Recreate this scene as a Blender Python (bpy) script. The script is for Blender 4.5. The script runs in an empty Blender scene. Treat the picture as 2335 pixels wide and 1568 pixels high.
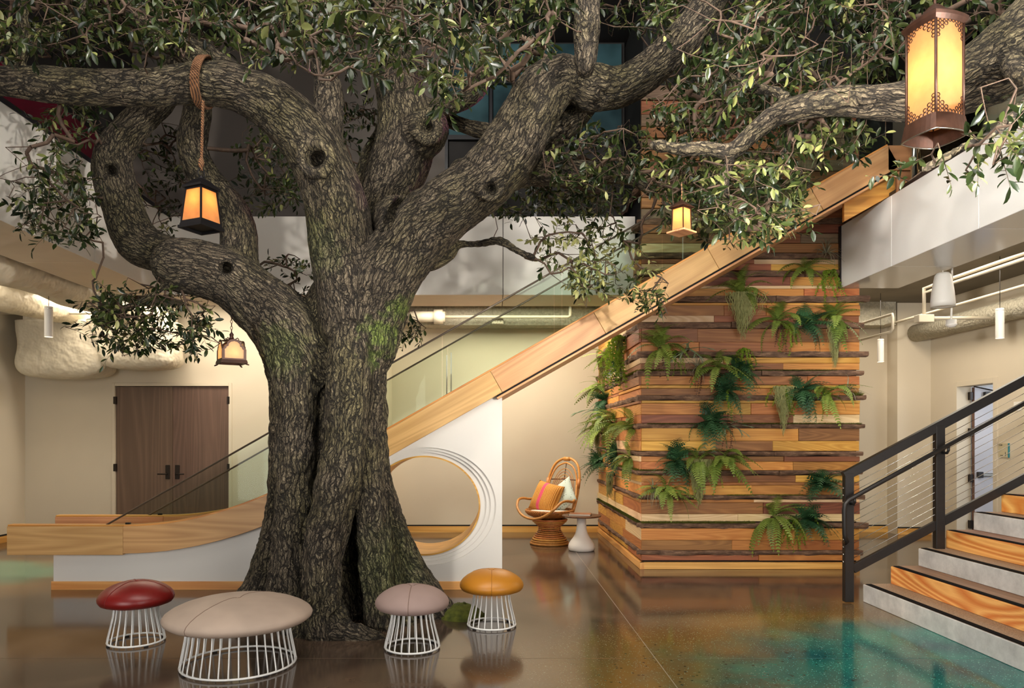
import bpy, bmesh, math, random
import numpy as np
from mathutils import Vector, Matrix, Euler

S = bpy.context.scene
COL = S.collection
PI = math.pi
random.seed(7)
RNG = np.random.default_rng(11)

# ------------------------------------------------------------------ camera
EYE = 1.55          # eye height
F = 1640.0          # focal length in pixels of the 2335 x 1568 frame
VX, VY = 1120.0, 1000.0
cam_d = bpy.data.cameras.new('camera')
cam_d.sensor_width = 36.0
cam_d.lens = F / 2335.0 * 36.0
cam_d.shift_x = (1167.5 - VX) / 2335.0
cam_d.shift_y = (VY - 784.0) / 2335.0
cam_d.clip_start = 0.05
cam = bpy.data.objects.new('camera', cam_d)
COL.objects.link(cam)
cam.location = (0, 0, EYE)
cam.rotation_euler = (PI / 2, 0, 0)
S.camera = cam

# ------------------------------------------------------------------ world, lights, exposure
S.view_settings.view_transform = 'Standard'
S.view_settings.look = 'None'
S.view_settings.gamma = 1.0
S.view_settings.use_curve_mapping = False
S.view_settings.exposure = 0.2
S.cycles.use_light_tree = False
S.cycles.max_bounces = 5
S.cycles.diffuse_bounces = 3
S.cycles.glossy_bounces = 2
S.cycles.transmission_bounces = 4
S.cycles.transparent_max_bounces = 10
world = bpy.data.worlds.new('world')
S.world = world
world.use_nodes = True
world.node_tree.nodes['Background'].inputs[0].default_value = (0.93, 0.96, 1.0, 1)
world.node_tree.nodes['Background'].inputs[1].default_value = 0.10


def light(name, kind, loc, target, energy, color, size=0.3, size_y=None, spot=60, blend=0.5):
    d = bpy.data.lights.new(name, kind)
    d.energy = energy
    d.color = color
    if kind == 'AREA':
        d.shape = 'RECTANGLE'
        d.size = size
        d.size_y = size_y or size
    else:
        d.shadow_soft_size = size
    if kind == 'SPOT':
        d.spot_size = math.radians(spot)
        d.spot_blend = blend
    o = bpy.data.objects.new(name, d)
    COL.objects.link(o)
    o.location = loc
    v = Vector(target) - Vector(loc)
    o.rotation_euler = v.to_track_quat('-Z', 'Y').to_euler()
    return o


WARM = (1.0, 0.875, 0.70)
SOFT = (1.0, 0.94, 0.85)
DAY = (0.92, 0.96, 1.0)
# front fill behind the camera: right for the entrance windows, left added
light('entrance_fill_light', 'AREA', (4.8, -2.4, 2.1), (0.2, 8, 2.0), 230, (1.0, 0.97, 0.92), 4.5, 3.4)
light('entrance_fill_light', 'AREA', (-3.6, -2.2, 1.9), (2.2, 8, 2.2), 240, (1.0, 0.97, 0.92), 4.5, 3.4)  # added unseen fill that brightens the balcony fascia
# spot fittings in the hall, plus two added fill spots
light('hall_or_fill_spot_light', 'SPOT', (3.6, 1.0, 2.3), (-0.3, 6.2, 3.7), 1600, SOFT, 0.10, spot=56, blend=0.8)
light('hall_or_fill_spot_light', 'SPOT', (-2.8, 1.2, 6.3), (0.2, 6.0, 4.2), 800, SOFT, 0.12, spot=70, blend=0.6)
light('hall_or_fill_spot_light', 'SPOT', (0.2, 0.6, 4.6), (3.0, 8.56, 1.1), 560, WARM, 0.12, spot=46, blend=0.8)
light('hall_or_fill_spot_light', 'SPOT', (-0.6, 0.8, 2.2), (4.2, 5.6, 3.6), 1400, (1.0, 0.95, 0.88), 0.12, spot=48, blend=0.7)
light('hall_or_fill_spot_light', 'SPOT', (1.4, 1.0, 6.4), (2.2, 6.0, 4.6), 380, SOFT, 0.12, spot=80, blend=0.6)
light('hall_or_fill_spot_light', 'SPOT', (0.4, 2.4, 4.4), (3.9, 5.9, 0.5), 330, SOFT, 0.10, spot=46, blend=0.8)  # added spot, no fitting there, lifts the stair risers
light('hall_or_fill_spot_light', 'SPOT', (1.3, 0.8, 2.9), (1.15, 6.3, 3.1), 190, SOFT, 0.08, spot=24, blend=0.9)  # added narrow spot to brighten the shaded low spray
light('hall_ceiling_light', 'AREA', (0.3, 3.4, 6.8), (0.3, 4.2, 0), 430, SOFT, 6.0, 4.0)
light('accent_spot_light', 'SPOT', (0.9, 7.8, 5.0), (-0.7, 6.5, 4.1), 70, (1.0, 0.22, 0.55), 0.05, spot=50, blend=0.7)
# recessed fittings under the galleries
light('gallery_ceiling_light', 'AREA', (-4.6, 10.2, 3.6), (-4.6, 10.5, 0), 92, WARM, 3.6, 0.7)
light('gallery_ceiling_light', 'AREA', (0.2, 10.6, 3.6), (0.2, 10.8, 0), 100, WARM, 2.6, 0.9)
light('gallery_ceiling_light', 'AREA', (5.9, 9.2, 3.6), (5.9, 9.3, 0), 70, WARM, 1.0, 4.0)
light('gallery_ceiling_light', 'AREA', (-6.0, 7.6, 3.6), (-6.0, 7.6, 0), 34, WARM, 1.0, 3.0)
light('gallery_spot_light', 'SPOT', (-0.8, 9.9, 3.5), (1.78, 10.0, 1.3), 110, WARM, 0.06, spot=80, blend=0.7)


# ------------------------------------------------------------------ pixel -> place
def at(x, y, Y):
    """point of the room at depth Y that the photograph shows at pixel x, y"""
    return Vector(((x - VX) * Y / F, Y, EYE - (y - VY) * Y / F))


def zof(y, Y):
    return EYE - (y - VY) * Y / F


def xof(x, Y):
    return (x - VX) * Y / F


# ------------------------------------------------------------------ materials
MATS = {}


def new_mat(name):
    m = bpy.data.materials.new(name)
    m.use_nodes = True
    nt = m.node_tree
    b = nt.nodes['Principled BSDF']
    MATS[name] = m
    return m, nt, b


def nd(nt, t, ins=None, **props):
    n = nt.nodes.new(t)
    for k, v in props.items():
        setattr(n, k, v)
    for k, v in (ins or {}).items():
        sock = n.inputs[k]
        if isinstance(v, bpy.types.NodeSocket):
            nt.links.new(v, sock)
        else:
            sock.default_value = v
    return n


def ramp(nt, fac, stops, interp='LINEAR'):
    n = nt.nodes.new('ShaderNodeValToRGB')
    cr = n.color_ramp
    cr.interpolation = interp
    while len(cr.elements) < len(stops):
        cr.elements.new(0.5)
    for e, (p, c) in zip(cr.elements, stops):
        e.position = p
        e.color = (c[0], c[1], c[2], 1)
    nt.links.new(fac, n.inputs[0])
    return n.outputs[0]


def mixc(nt, fac, a, b, mode='MIX'):
    n = nt.nodes.new('ShaderNodeMix')
    n.data_type = 'RGBA'
    n.blend_type = mode
    for s, v in ((n.inputs[0], fac), (n.inputs[6], a), (n.inputs[7], b)):
        if isinstance(v, bpy.types.NodeSocket):
            nt.links.new(v, s)
        elif isinstance(v, (int, float)):
            s.default_value = v
        else:
            s.default_value = (v[0], v[1], v[2], 1)
    return n.outputs[2]


def mth(nt, op, a, b=0.0, c=0.0):
    n = nt.nodes.new('ShaderNodeMath')
    n.operation = op
    for s, v in zip(n.inputs, (a, b, c)):
        if isinstance(v, bpy.types.NodeSocket):
            nt.links.new(v, s)
        else:
            s.default_value = v
    return n.outputs[0]


def bump(nt, b, height, strength=0.3, dist=0.01):
    n = nd(nt, 'ShaderNodeBump', {'Height': height, 'Strength': strength, 'Distance': dist})
    nt.links.new(n.outputs[0], b.inputs['Normal'])
    return n


def obco(nt, scale=(1, 1, 1), rnd=0.0, kind='Object'):
    tc = nd(nt, 'ShaderNodeTexCoord')
    v = tc.outputs[kind]
    mp = nd(nt, 'ShaderNodeMapping', {'Vector': v, 'Scale': scale})
    v = mp.outputs[0]
    if rnd:
        oi = nd(nt, 'ShaderNodeObjectInfo')
        r = mth(nt, 'MULTIPLY', oi.outputs['Random'], rnd)
        a = nd(nt, 'ShaderNodeVectorMath', {0: v, 1: r}, operation='ADD')
        v = a.outputs[0]
    return v


def lin(r, g, b):
    f = lambda c: ((c / 255 + 0.055) / 1.055) ** 2.4 if c > 10 else c / 255 / 12.92
    return (f(r), f(g), f(b))


def plain(name, col, rough=0.5, metal=0.0, noise=0.0, nscale=8.0, bmp=0.0, bdist=0.003, spec=0.5, coat=0.0, bscale=None):
    m, nt, b = new_mat(name)
    b.inputs['Roughness'].default_value = rough
    b.inputs['Metallic'].default_value = metal
    b.inputs['Specular IOR Level'].default_value = spec
    b.inputs['Coat Weight'].default_value = coat
    v = obco(nt)
    n = nd(nt, 'ShaderNodeTexNoise', {'Vector': v, 'Scale': nscale, 'Detail': 2.0})
    lo = [max(0, c * (1 - noise)) for c in col]
    hi = [min(1, c * (1 + noise)) for c in col]
    nt.links.new(ramp(nt, n.outputs[0], [(0.3, lo), (0.7, hi)]), b.inputs['Base Color'])
    if bmp:
        n2 = nd(nt, 'ShaderNodeTexNoise', {'Vector': v, 'Scale': bscale or nscale * 6, 'Detail': 2.0})
        bump(nt, b, n2.outputs[0], bmp, bdist)
    return m


def wood(name, dark, light_, rough=0.5, ring=7.0, along=0.10, vary=0.25, grain=0.5, kind='Object', axis='X', figure=1.0, coat=0.0, nring=9.0):
    """sawn timber: cathedral figure and fine grain along the local axis"""
    m, nt, b = new_mat(name)
    b.inputs['Roughness'].default_value = rough
    b.inputs['Coat Weight'].default_value = coat
    b.inputs['Coat Roughness'].default_value = 0.25
    sc = {'X': (along, 1, 1), 'Y': (1, along, 1), 'Z': (1, 1, along)}[axis]
    v = obco(nt, sc, rnd=37.0, kind=kind)
    big = nd(nt, 'ShaderNodeTexNoise', {'Vector': v, 'Scale': ring, 'Detail': 1.0, 'Distortion': 0.6})
    rings = mth(nt, 'FRACT', mth(nt, 'MULTIPLY', big.outputs[0], nring))
    tri = mth(nt, 'ABSOLUTE', mth(nt, 'SUBTRACT', mth(nt, 'MULTIPLY', rings, 2.0), 1.0))
    sc2 = {'X': (along * 0.25, 1, 1), 'Y': (1, along * 0.25, 1), 'Z': (1, 1, along * 0.25)}[axis]
    v2 = obco(nt, sc2, rnd=11.0, kind=kind)
    fine = nd(nt, 'ShaderNodeTexNoise', {'Vector': v2, 'Scale': 130.0, 'Detail': 2.0})
    f1 = mth(nt, 'MULTIPLY', tri, 0.62 * figure)
    f2 = mth(nt, 'MULTIPLY', fine.outputs[0], grain)
    fac = mth(nt, 'ADD', f1, f2)
    c = ramp(nt, fac, [(0.15, light_), (0.45, [(a + d) / 2 for a, d in zip(light_, dark)]), (0.95, dark)])
    oi = nd(nt, 'ShaderNodeObjectInfo')
    hsv = nd(nt, 'ShaderNodeHueSaturation', {'Color': c, 'Saturation': 1.0})
    val = mth(nt, 'ADD', mth(nt, 'MULTIPLY', oi.outputs['Random'], 2 * vary), 1 - vary)
    nt.links.new(val, hsv.inputs['Value'])
    r2 = mth(nt, 'FRACT', mth(nt, 'MULTIPLY', oi.outputs['Random'], 17.3))
    nt.links.new(mth(nt, 'ADD', mth(nt, 'MULTIPLY', r2, 0.03), 0.485), hsv.inputs['Hue'])
    nt.links.new(hsv.outputs[0], b.inputs['Base Color'])
    return m


# ------------------------------------------------------------------ mesh building
class MB:
    def __init__(s):
        s.v = []
        s.f = []

    def add(s, vs, fs):
        k = len(s.v)
        s.v.extend([tuple(p) for p in vs])
        s.f.extend([tuple(i + k for i in f) for f in fs])
        return s

    def box(s, x0, x1, y0, y1, z0, z1):
        vs = [(x, y, z) for z in (z0, z1) for y in (y0, y1) for x in (x0, x1)]
        return s.add(vs, [(0, 2, 3, 1), (4, 5, 7, 6), (0, 1, 5, 4), (2, 6, 7, 3), (0, 4, 6, 2), (1, 3, 7, 5)])

    def cbox(s, x0, x1, y0, y1, z0, z1, c=0.004):
        """box with all edges chamfered"""
        bm = bmesh.new()
        bmesh.ops.create_cube(bm, size=1.0)
        for v in bm.verts:
            v.co = Vector(((x0 + x1) / 2 + v.co.x * (x1 - x0), (y0 + y1) / 2 + v.co.y * (y1 - y0), (z0 + z1) / 2 + v.co.z * (z1 - z0)))
        bmesh.ops.bevel(bm, geom=bm.edges[:], offset=c, segments=1, affect='EDGES', profile=0.5)
        bm.verts.index_update()
        s.add([v.co[:] for v in bm.verts], [[v.index for v in f.verts] for f in bm.faces])
        bm.free()
        return s

    def prism(s, poly, axis, a0, a1):
        """polygon (list of 2-d points) extruded along an axis; axis 'y': poly is (x,z), 'x': (y,z), 'z': (x,y)"""
        n = len(poly)

        def P(p, a):
            return {'y': (p[0], a, p[1]), 'x': (a, p[0], p[1]), 'z': (p[0], p[1], a)}[axis]
        vs = [P(p, a0) for p in poly] + [P(p, a1) for p in poly]
        fs = [tuple(range(n))[::-1], tuple(range(n, 2 * n))]
        fs += [(i, (i + 1) % n, n + (i + 1) % n, n + i) for i in range(n)]
        return s.add(vs, fs)

    def tube(s, pts, rad, n=8, caps=True, closed=False):
        pts = [Vector(p) for p in pts]
        m = len(pts)
        rad = [rad] * m if isinstance(rad, (int, float)) else list(rad)
        t0 = None
        vs = []
        nrm = None
        for i in range(m):
            if closed:
                t = pts[(i + 1) % m] - pts[i - 1]
            else:
                t = pts[min(i + 1, m - 1)] - pts[max(i - 1, 0)]
            if t.length < 1e-9:
                t = Vector((0, 0, 1))
            t.normalize()
            if nrm is None:
                a = Vector((0, 0, 1)) if abs(t.z) < 0.9 else Vector((1, 0, 0))
                nrm = t.cross(a).normalized()
            else:
                nrm = (nrm - t * nrm.dot(t))
                if nrm.length < 1e-6:
                    nrm = t.orthogonal()
                nrm.normalize()
            bi = t.cross(nrm)
            for k in range(n):
                a = 2 * PI * k / n
                vs.append(pts[i] + (nrm * math.cos(a) + bi * math.sin(a)) * rad[i])
        fs = []
        for i in range(m if closed else m - 1):
            j = (i + 1) % m
            for k in range(n):
                fs.append((i * n + k, i * n + (k + 1) % n, j * n + (k + 1) % n, j * n + k))
        if caps and not closed:
            fs.append(tuple(range(n))[::-1])
            fs.append(tuple((m - 1) * n + k for k in range(n)))
        return s.add(vs, fs)

    def lathe(s, prof, c=(0, 0), n=32, caps=True, axis=None):
        """profile [(r, z)] turned about the vertical through c"""
        vs = []
        for r, z in prof:
            for k in range(n):
                a = 2 * PI * k / n
                vs.append((c[0] + r * math.cos(a), c[1] + r * math.sin(a), z))
        fs = []
        for i in range(len(prof) - 1):
            for k in range(n):
                fs.append((i * n + k, i * n + (k + 1) % n, (i + 1) * n + (k + 1) % n, (i + 1) * n + k))
        if caps:
            fs.append(tuple(range(n))[::-1])
            fs.append(tuple((len(prof) - 1) * n + k for k in range(n)))
        return s.add(vs, fs)

    def mesh(s, name, mat=None, smooth=False):
        me = bpy.data.meshes.new(name)
        me.from_pydata(s.v, [], s.f)
        if mat is not None:
            me.materials.append(MATS[mat] if isinstance(mat, str) else mat)
        if smooth:
            me.shade_smooth()
        me.update()
        return me

    def build(s, name, mat, parent=None, smooth=False, bevel=0.0, seg=2, fix=True):
        me = s.mesh(name, mat, smooth)
        if fix:
            bm = bmesh.new()
            bm.from_mesh(me)
            bmesh.ops.recalc_face_normals(bm, faces=bm.faces[:])
            bm.to_mesh(me)
            bm.free()
        o = bpy.data.objects.new(name, me)
        COL.objects.link(o)
        if parent is not None:
            o.parent = parent
        if bevel:
            md = o.modifiers.new('bevel', 'BEVEL')
            md.width = bevel
            md.segments = seg
            md.limit_method = 'ANGLE'
        if smooth and bevel:
            me.shade_smooth()
        return o


def tag(o, label=None, cat=None, group=None, kind=None):
    if label:
        o['label'] = label
    if cat:
        o['category'] = cat
    if group:
        o['group'] = group
    if kind:
        o['kind'] = kind
    return o


def thing(name, label, cat, loc=(0, 0, 0), rotz=0.0, group=None):
    o = bpy.data.objects.new(name, None)
    o.empty_display_size = 0.1
    COL.objects.link(o)
    o.location = loc
    o.rotation_euler = (0, 0, rotz)
    return tag(o, label, cat, group)


def inst(name, me, parent, loc=(0, 0, 0), rot=(0, 0, 0), scale=1.0):
    o = bpy.data.objects.new(name, me)
    COL.objects.link(o)
    o.parent = parent
    o.location = loc
    o.rotation_euler = rot
    o.scale = (scale,) * 3 if isinstance(scale, (int, float)) else scale
    return o


def struct(name, mb, mat, parent=None, smooth=False, bevel=0.0):
    o = mb.build(name, mat, parent, smooth, bevel)
    if parent is None:
        o['kind'] = 'structure'
    return o


def struct_empty(name, loc=(0, 0, 0)):
    o = bpy.data.objects.new(name, None)
    COL.objects.link(o)
    o.location = loc
    o['kind'] = 'structure'
    return o


# ------------------------------------------------------------------ value noise in numpy
def hash3(ix, iy, iz, seed=0):
    h = (ix.astype(np.int64) * 374761393 + iy.astype(np.int64) * 668265263 + iz.astype(np.int64) * 2147483647 + seed * 974634777) & 0xFFFFFFFF
    h = ((h ^ (h >> 13)) * 1274126177) & 0xFFFFFFFF
    h = (h ^ (h >> 16)) & 0xFFFFFF
    return h / float(0xFFFFFF)


def vnoise(P, seed=0):
    I = np.floor(P).astype(np.int64)
    f = P - I
    f = f * f * (3 - 2 * f)
    r = 0
    for dx in (0, 1):
        wx = f[:, 0] if dx else 1 - f[:, 0]
        for dy in (0, 1):
            wy = f[:, 1] if dy else 1 - f[:, 1]
            for dz in (0, 1):
                wz = f[:, 2] if dz else 1 - f[:, 2]
                r = r + wx * wy * wz * hash3(I[:, 0] + dx, I[:, 1] + dy, I[:, 2] + dz, seed)
    return r * 2 - 1

# ================================================================== materials of the setting
plain('wall_paint', lin(206, 194, 172), 0.75, noise=0.03, nscale=1.2)
plain('white_panel', lin(238, 236, 232), 0.45, noise=0.015, nscale=1.0)
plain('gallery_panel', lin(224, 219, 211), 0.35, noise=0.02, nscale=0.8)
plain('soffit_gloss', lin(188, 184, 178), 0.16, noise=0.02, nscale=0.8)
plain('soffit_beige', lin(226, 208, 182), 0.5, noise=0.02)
plain('deck_paint', lin(120, 112, 98), 0.9, noise=0.1, nscale=2)
plain('fireproofing', lin(176, 170, 152), 0.95, noise=0.15, nscale=22, bmp=1.0, bdist=0.03, bscale=30)
plain('pipe_paint', lin(196, 186, 166), 0.5, noise=0.03)
plain('duct_wrap', lin(214, 204, 182), 0.42, noise=0.05, nscale=3, bmp=0.9, bdist=0.05, bscale=7)
plain('black_gap', lin(10, 9, 9), 0.8)
plain('black_steel', lin(40, 37, 36), 0.38, metal=0.35, noise=0.08, nscale=20, bmp=0.05)
plain('black_cap', lin(26, 26, 32), 0.3)
plain('grip_strip', lin(16, 15, 16), 0.95, spec=0.1)
plain('steel', lin(190, 188, 182), 0.25, metal=1.0)
plain('dark_wall', lin(36, 33, 32), 0.8, noise=0.1)
plain('upper_wall', lin(100, 92, 86), 0.7, noise=0.04, nscale=1)
plain('red_wall', lin(120, 14, 46), 0.5, noise=0.2, nscale=3)
plain('bronze', lin(44, 36, 30), 0.4, metal=0.5, noise=0.1)
wood('oak', lin(176, 122, 72), lin(216, 166, 112), 0.42, ring=3.0, along=0.07, vary=0.08, grain=0.35, figure=0.55, nring=14)
wood('oak_dull', lin(132, 92, 56), lin(170, 126, 82), 0.42, ring=3.0, along=0.07, vary=0.08, grain=0.35, figure=0.6)
wood('oak_warm', lin(178, 112, 44), lin(226, 166, 84), 0.4, ring=4.0, along=0.07, vary=0.06, grain=0.35, figure=0.8)
wood('door_veneer', lin(84, 66, 52), lin(116, 92, 74), 0.5, ring=3.2, along=0.06, vary=0.04, grain=0.5, axis='Z', figure=0.6)
wood('pine_step', lin(204, 104, 24), lin(252, 196, 112), 0.32, ring=2.0, along=0.14, vary=0.08, grain=0.25, axis='Y', figure=0.95, coat=0.3, nring=24)
wood('base_wood', lin(196, 130, 58), lin(234, 180, 104), 0.4, ring=4.0, along=0.06, vary=0.06, grain=0.3, figure=0.8)
wood('tread_wood', lin(118, 78, 50), lin(150, 106, 72), 0.45, ring=6, along=0.06, vary=0.05, axis='Y')


def glass_mat(name, tint, rough=0.02):
    m, nt, b = new_mat(name)
    nt.nodes.remove(b)
    out = nt.nodes['Material Output']
    tr = nd(nt, 'ShaderNodeBsdfTransparent', {0: (*tint, 1)})
    gl = nd(nt, 'ShaderNodeBsdfGlossy', {0: (0.9, 1, 0.95, 1), 'Roughness': rough})
    v = obco(nt)
    ns = nd(nt, 'ShaderNodeTexNoise', {'Vector': v, 'Scale': 0.7})
    fr = nd(nt, 'ShaderNodeFresnel', {'IOR': 1.18})
    fac = mth(nt, 'MULTIPLY', fr.outputs[0], mth(nt, 'ADD', mth(nt, 'MULTIPLY', ns.outputs[0], 0.2), 0.9))
    mx = nd(nt, 'ShaderNodeMixShader', {0: fac, 1: tr.outputs[0], 2: gl.outputs[0]})
    nt.links.new(mx.outputs[0], out.inputs[0])
    return m


glass_mat('guard_glass', (0.90, 0.94, 0.91))
glass_mat('glass_edge', (0.30, 0.34, 0.30), 0.1)


def teal_glass():
    m, nt, b = new_mat('teal_pane')
    v = obco(nt)
    n = nd(nt, 'ShaderNodeTexNoise', {'Vector': v, 'Scale': 1.3, 'Detail': 3.0})
    nt.links.new(ramp(nt, n.outputs[0], [(0.3, lin(20, 34, 40)), (0.7, lin(70, 104, 112))]), b.inputs['Base Color'])
    b.inputs['Roughness'].default_value = 0.15


teal_glass()


def floor_mat():
    m, nt, b = new_mat('stained_concrete')
    tc = nd(nt, 'ShaderNodeTexCoord')
    v = tc.outputs['Object']
    cloud = nd(nt, 'ShaderNodeTexNoise', {'Vector': v, 'Scale': 0.9, 'Detail': 4.0, 'Roughness': 0.6, 'Distortion': 0.7})
    brown = ramp(nt, cloud.outputs[0], [(0.25, lin(54, 44, 37)), (0.5, lin(82, 67, 55)), (0.75, lin(118, 96, 76))])
    fine = nd(nt, 'ShaderNodeTexNoise', {'Vector': v, 'Scale': 60.0, 'Detail': 4.0})
    brown = mixc(nt, mth(nt, 'MULTIPLY', fine.outputs[0], 0.22), brown, lin(60, 46, 36))
    # ragged blue-green stain: one pool below the stair, one by the far left
    wob = nd(nt, 'ShaderNodeTexNoise', {'Vector': v, 'Scale': 1.4, 'Detail': 3.0})
    sep = nd(nt, 'ShaderNodeSeparateXYZ', {0: v})

    def pool(cx, cy, rx, ry, soft):
        dx = mth(nt, 'DIVIDE', mth(nt, 'SUBTRACT', sep.outputs[0], cx), rx)
        dy = mth(nt, 'DIVIDE', mth(nt, 'SUBTRACT', sep.outputs[1], cy), ry)
        r = mth(nt, 'SQRT', mth(nt, 'ADD', mth(nt, 'MULTIPLY', dx, dx), mth(nt, 'MULTIPLY', dy, dy)))
        r = mth(nt, 'ADD', r, mth(nt, 'MULTIPLY', mth(nt, 'SUBTRACT', wob.outputs[0], 0.5), 0.6))
        n = nd(nt, 'ShaderNodeMapRange', {'Value': r, 'From Min': 1.0 + soft, 'From Max': 1.0 - soft}, interpolation_type='SMOOTHSTEP')
        return n.outputs[0]
    p1 = pool(3.6, 4.5, 2.15, 1.55, 0.22)
    p2 = pool(-7.2, 8.3, 2.4, 0.9, 0.25)
    tn = nd(nt, 'ShaderNodeTexNoise', {'Vector': v, 'Scale': 2.2, 'Detail': 4.0})
    teal = ramp(nt, tn.outputs[0], [(0.3, lin(9, 72, 78)), (0.5, lin(15, 98, 92)), (0.72, lin(38, 124, 108))])
    teal2 = ramp(nt, tn.outputs[0], [(0.3, lin(70, 120, 100)), (0.7, lin(120, 160, 130))])
    ochre = lin(122, 92, 44)
    c = mixc(nt, pool(3.3, 4.55, 2.7, 2.0, 0.25), brown, ochre)
    c = mixc(nt, mth(nt, 'MULTIPLY', pool(-7.0, 8.2, 3.0, 1.3, 0.3), 0.6), c, lin(150, 112, 60))
    c = mixc(nt, p1, c, teal)
    c = mixc(nt, p2, c, teal2)
    # exposed aggregate in the pool
    both = mth(nt, 'MAXIMUM', p1, mth(nt, 'MULTIPLY', pool(3.2, 4.7, 3.0, 2.2, 0.3), 0.8))
    vo = nd(nt, 'ShaderNodeTexVoronoi', {'Vector': v, 'Scale': 34.0})
    g = nd(nt, 'ShaderNodeSeparateColor', {0: vo.outputs['Color']})
    dark = mth(nt, 'MULTIPLY', mth(nt, 'GREATER_THAN', g.outputs[0], 0.86), mth(nt, 'LESS_THAN', vo.outputs['Distance'], 0.33))
    vo2 = nd(nt, 'ShaderNodeTexVoronoi', {'Vector': v, 'Scale': 90.0})
    g2 = nd(nt, 'ShaderNodeSeparateColor', {0: vo2.outputs['Color']})
    lite = mth(nt, 'MULTIPLY', mth(nt, 'GREATER_THAN', g2.outputs[1], 0.84), mth(nt, 'LESS_THAN', vo2.outputs['Distance'], 0.34))
    c = mixc(nt, mth(nt, 'MULTIPLY', dark, both), c, lin(22, 22, 26))
    c = mixc(nt, mth(nt, 'MULTIPLY', mth(nt, 'MULTIPLY', lite, both), 0.7), c, lin(150, 186, 166))
    nt.links.new(c, b.inputs['Base Color'])
    rr = ramp(nt, cloud.outputs[0], [(0.3, (0.08,) * 3), (0.7, (0.15,) * 3)])
    nt.links.new(rr, b.inputs['Roughness'])
    b.inputs['Specular IOR Level'].default_value = 0.5
    b.inputs['Coat Weight'].default_value = 0.0
    b.inputs['Coat Roughness'].default_value = 0.08


floor_mat()
plain('joint_sealant', lin(150, 138, 122), 0.5)


def concrete_mat():
    m, nt, b = new_mat('cast_concrete')
    v = obco(nt)
    n = nd(nt, 'ShaderNodeTexNoise', {'Vector': v, 'Scale': 5.0, 'Detail': 8.0, 'Roughness': 0.65})
    c = ramp(nt, n.outputs[0], [(0.3, lin(172, 170, 167)), (0.55, lin(202, 200, 196)), (0.75, lin(226, 222, 216))])
    vo = nd(nt, 'ShaderNodeTexVoronoi', {'Vector': v, 'Scale': 60.0})
    pit = mth(nt, 'LESS_THAN', vo.outputs['Distance'], 0.10)
    c = mixc(nt, mth(nt, 'MULTIPLY', pit, 0.5), c, lin(110, 106, 100))
    nt.links.new(c, b.inputs['Base Color'])
    b.inputs['Roughness'].default_value = 0.7
    bump(nt, b, n.outputs[0], 0.25, 0.006)


concrete_mat()


def tread_mat():
    m, nt, b = new_mat('tread_grit')
    v = obco(nt)
    n = nd(nt, 'ShaderNodeTexNoise', {'Vector': v, 'Scale': 160.0, 'Detail': 2.0})
    nt.links.new(ramp(nt, n.outputs[0], [(0.35, lin(112, 88, 68)), (0.65, lin(168, 140, 112))]), b.inputs['Base Color'])
    b.inputs['Roughness'].default_value = 0.6
    bump(nt, b, n.outputs[0], 0.3, 0.003)


tread_mat()

# ================================================================== floor of four stained slabs
floor = struct('floor', MB().box(-9, 10, -5, 14, -0.25, -0.0015), 'joint_sealant')
JX, JY, G = 1.16, 5.08, 0.003
for (x0, x1) in ((-9, JX - G), (JX + G, 10)):
    for (y0, y1) in ((-5, JY - G), (JY + G, 14)):
        MB().box(x0, x1, y0, y1, -0.02, 0.0).build('floor_slab', 'stained_concrete', floor)

# ================================================================== walls of the lower storey
HZ = 3.75
DW = 11.25      # plane of the wall with the double door
BW = 11.95      # plane of the wall behind the slide and the wicker seat
wl = MB().box(-7.49, -7.29, 6.0, DW, 0, HZ)
struct('wall_left', wl, 'wall_paint')
dxl, dxr, dzt = xof(263, DW), xof(522, DW), zof(880, DW)
wd = MB()
wd.box(-7.49, dxl, DW, DW + 0.7, 0, HZ).box(dxr, -1.647, DW, DW + 0.7, 0, HZ).box(dxl, dxr, DW, DW + 0.7, dzt, HZ)
struct('wall_back_left', wd, 'wall_paint')
struct('wall_back', MB().box(-1.647, 6.58, BW, BW + 0.2, 0, HZ).box(6.58, 7.3, BW - 0.3, BW + 0.2, 0, HZ), 'wall_paint')
# right-hand wall with its doorway
RX = 7.12
d0, d1 = 10.15, 11.0
dz = 2.37
struct('wall_right', MB().box(RX, RX + 0.18, 4.0, d0, 0, HZ).box(RX, RX + 0.18, d1, BW - 0.3, 0, HZ).box(RX, RX + 0.18, d0, d1, dz, HZ), 'wall_paint')


def baseboard(name, p0, p1, nx, ny, black=True, h=0.10, t=0.018):
    """timber skirting with the black shadow reveal above it, from p0 to p1; (nx, ny) points into the room"""
    L = math.hypot(p1[0] - p0[0], p1[1] - p0[1])
    a = math.atan2(p1[1] - p0[1], p1[0] - p0[0])
    o = MB().box(0, L, -t, 0, 0, h).build(name, 'base_wood')
    o.location = (p0[0], p0[1], 0)
    o.rotation_euler = (0, 0, a)
    o['kind'] = 'structure'
    if black:
        MB().box(0, L, -0.012, 0, h, h + 0.022).build('shadow_reveal', 'black_gap', o)
    return o


baseboard('baseboard_back', (-1.647, BW - 0.001), (6.58, BW - 0.001), 0, -1)
baseboard('baseboard_back_pier', (6.58, BW - 0.301), (RX, BW - 0.301), 0, -1)
baseboard('baseboard_door_wall', (-7.29, DW - 0.001), (dxl - 0.06, DW - 0.001), 0, -1)
baseboard('baseboard_door_wall_end', (dxr + 0.06, DW - 0.001), (-1.647, DW - 0.001), 0, -1)
baseboard('baseboard_left', (-7.289, 6.0), (-7.289, DW), 1, 0)

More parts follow.
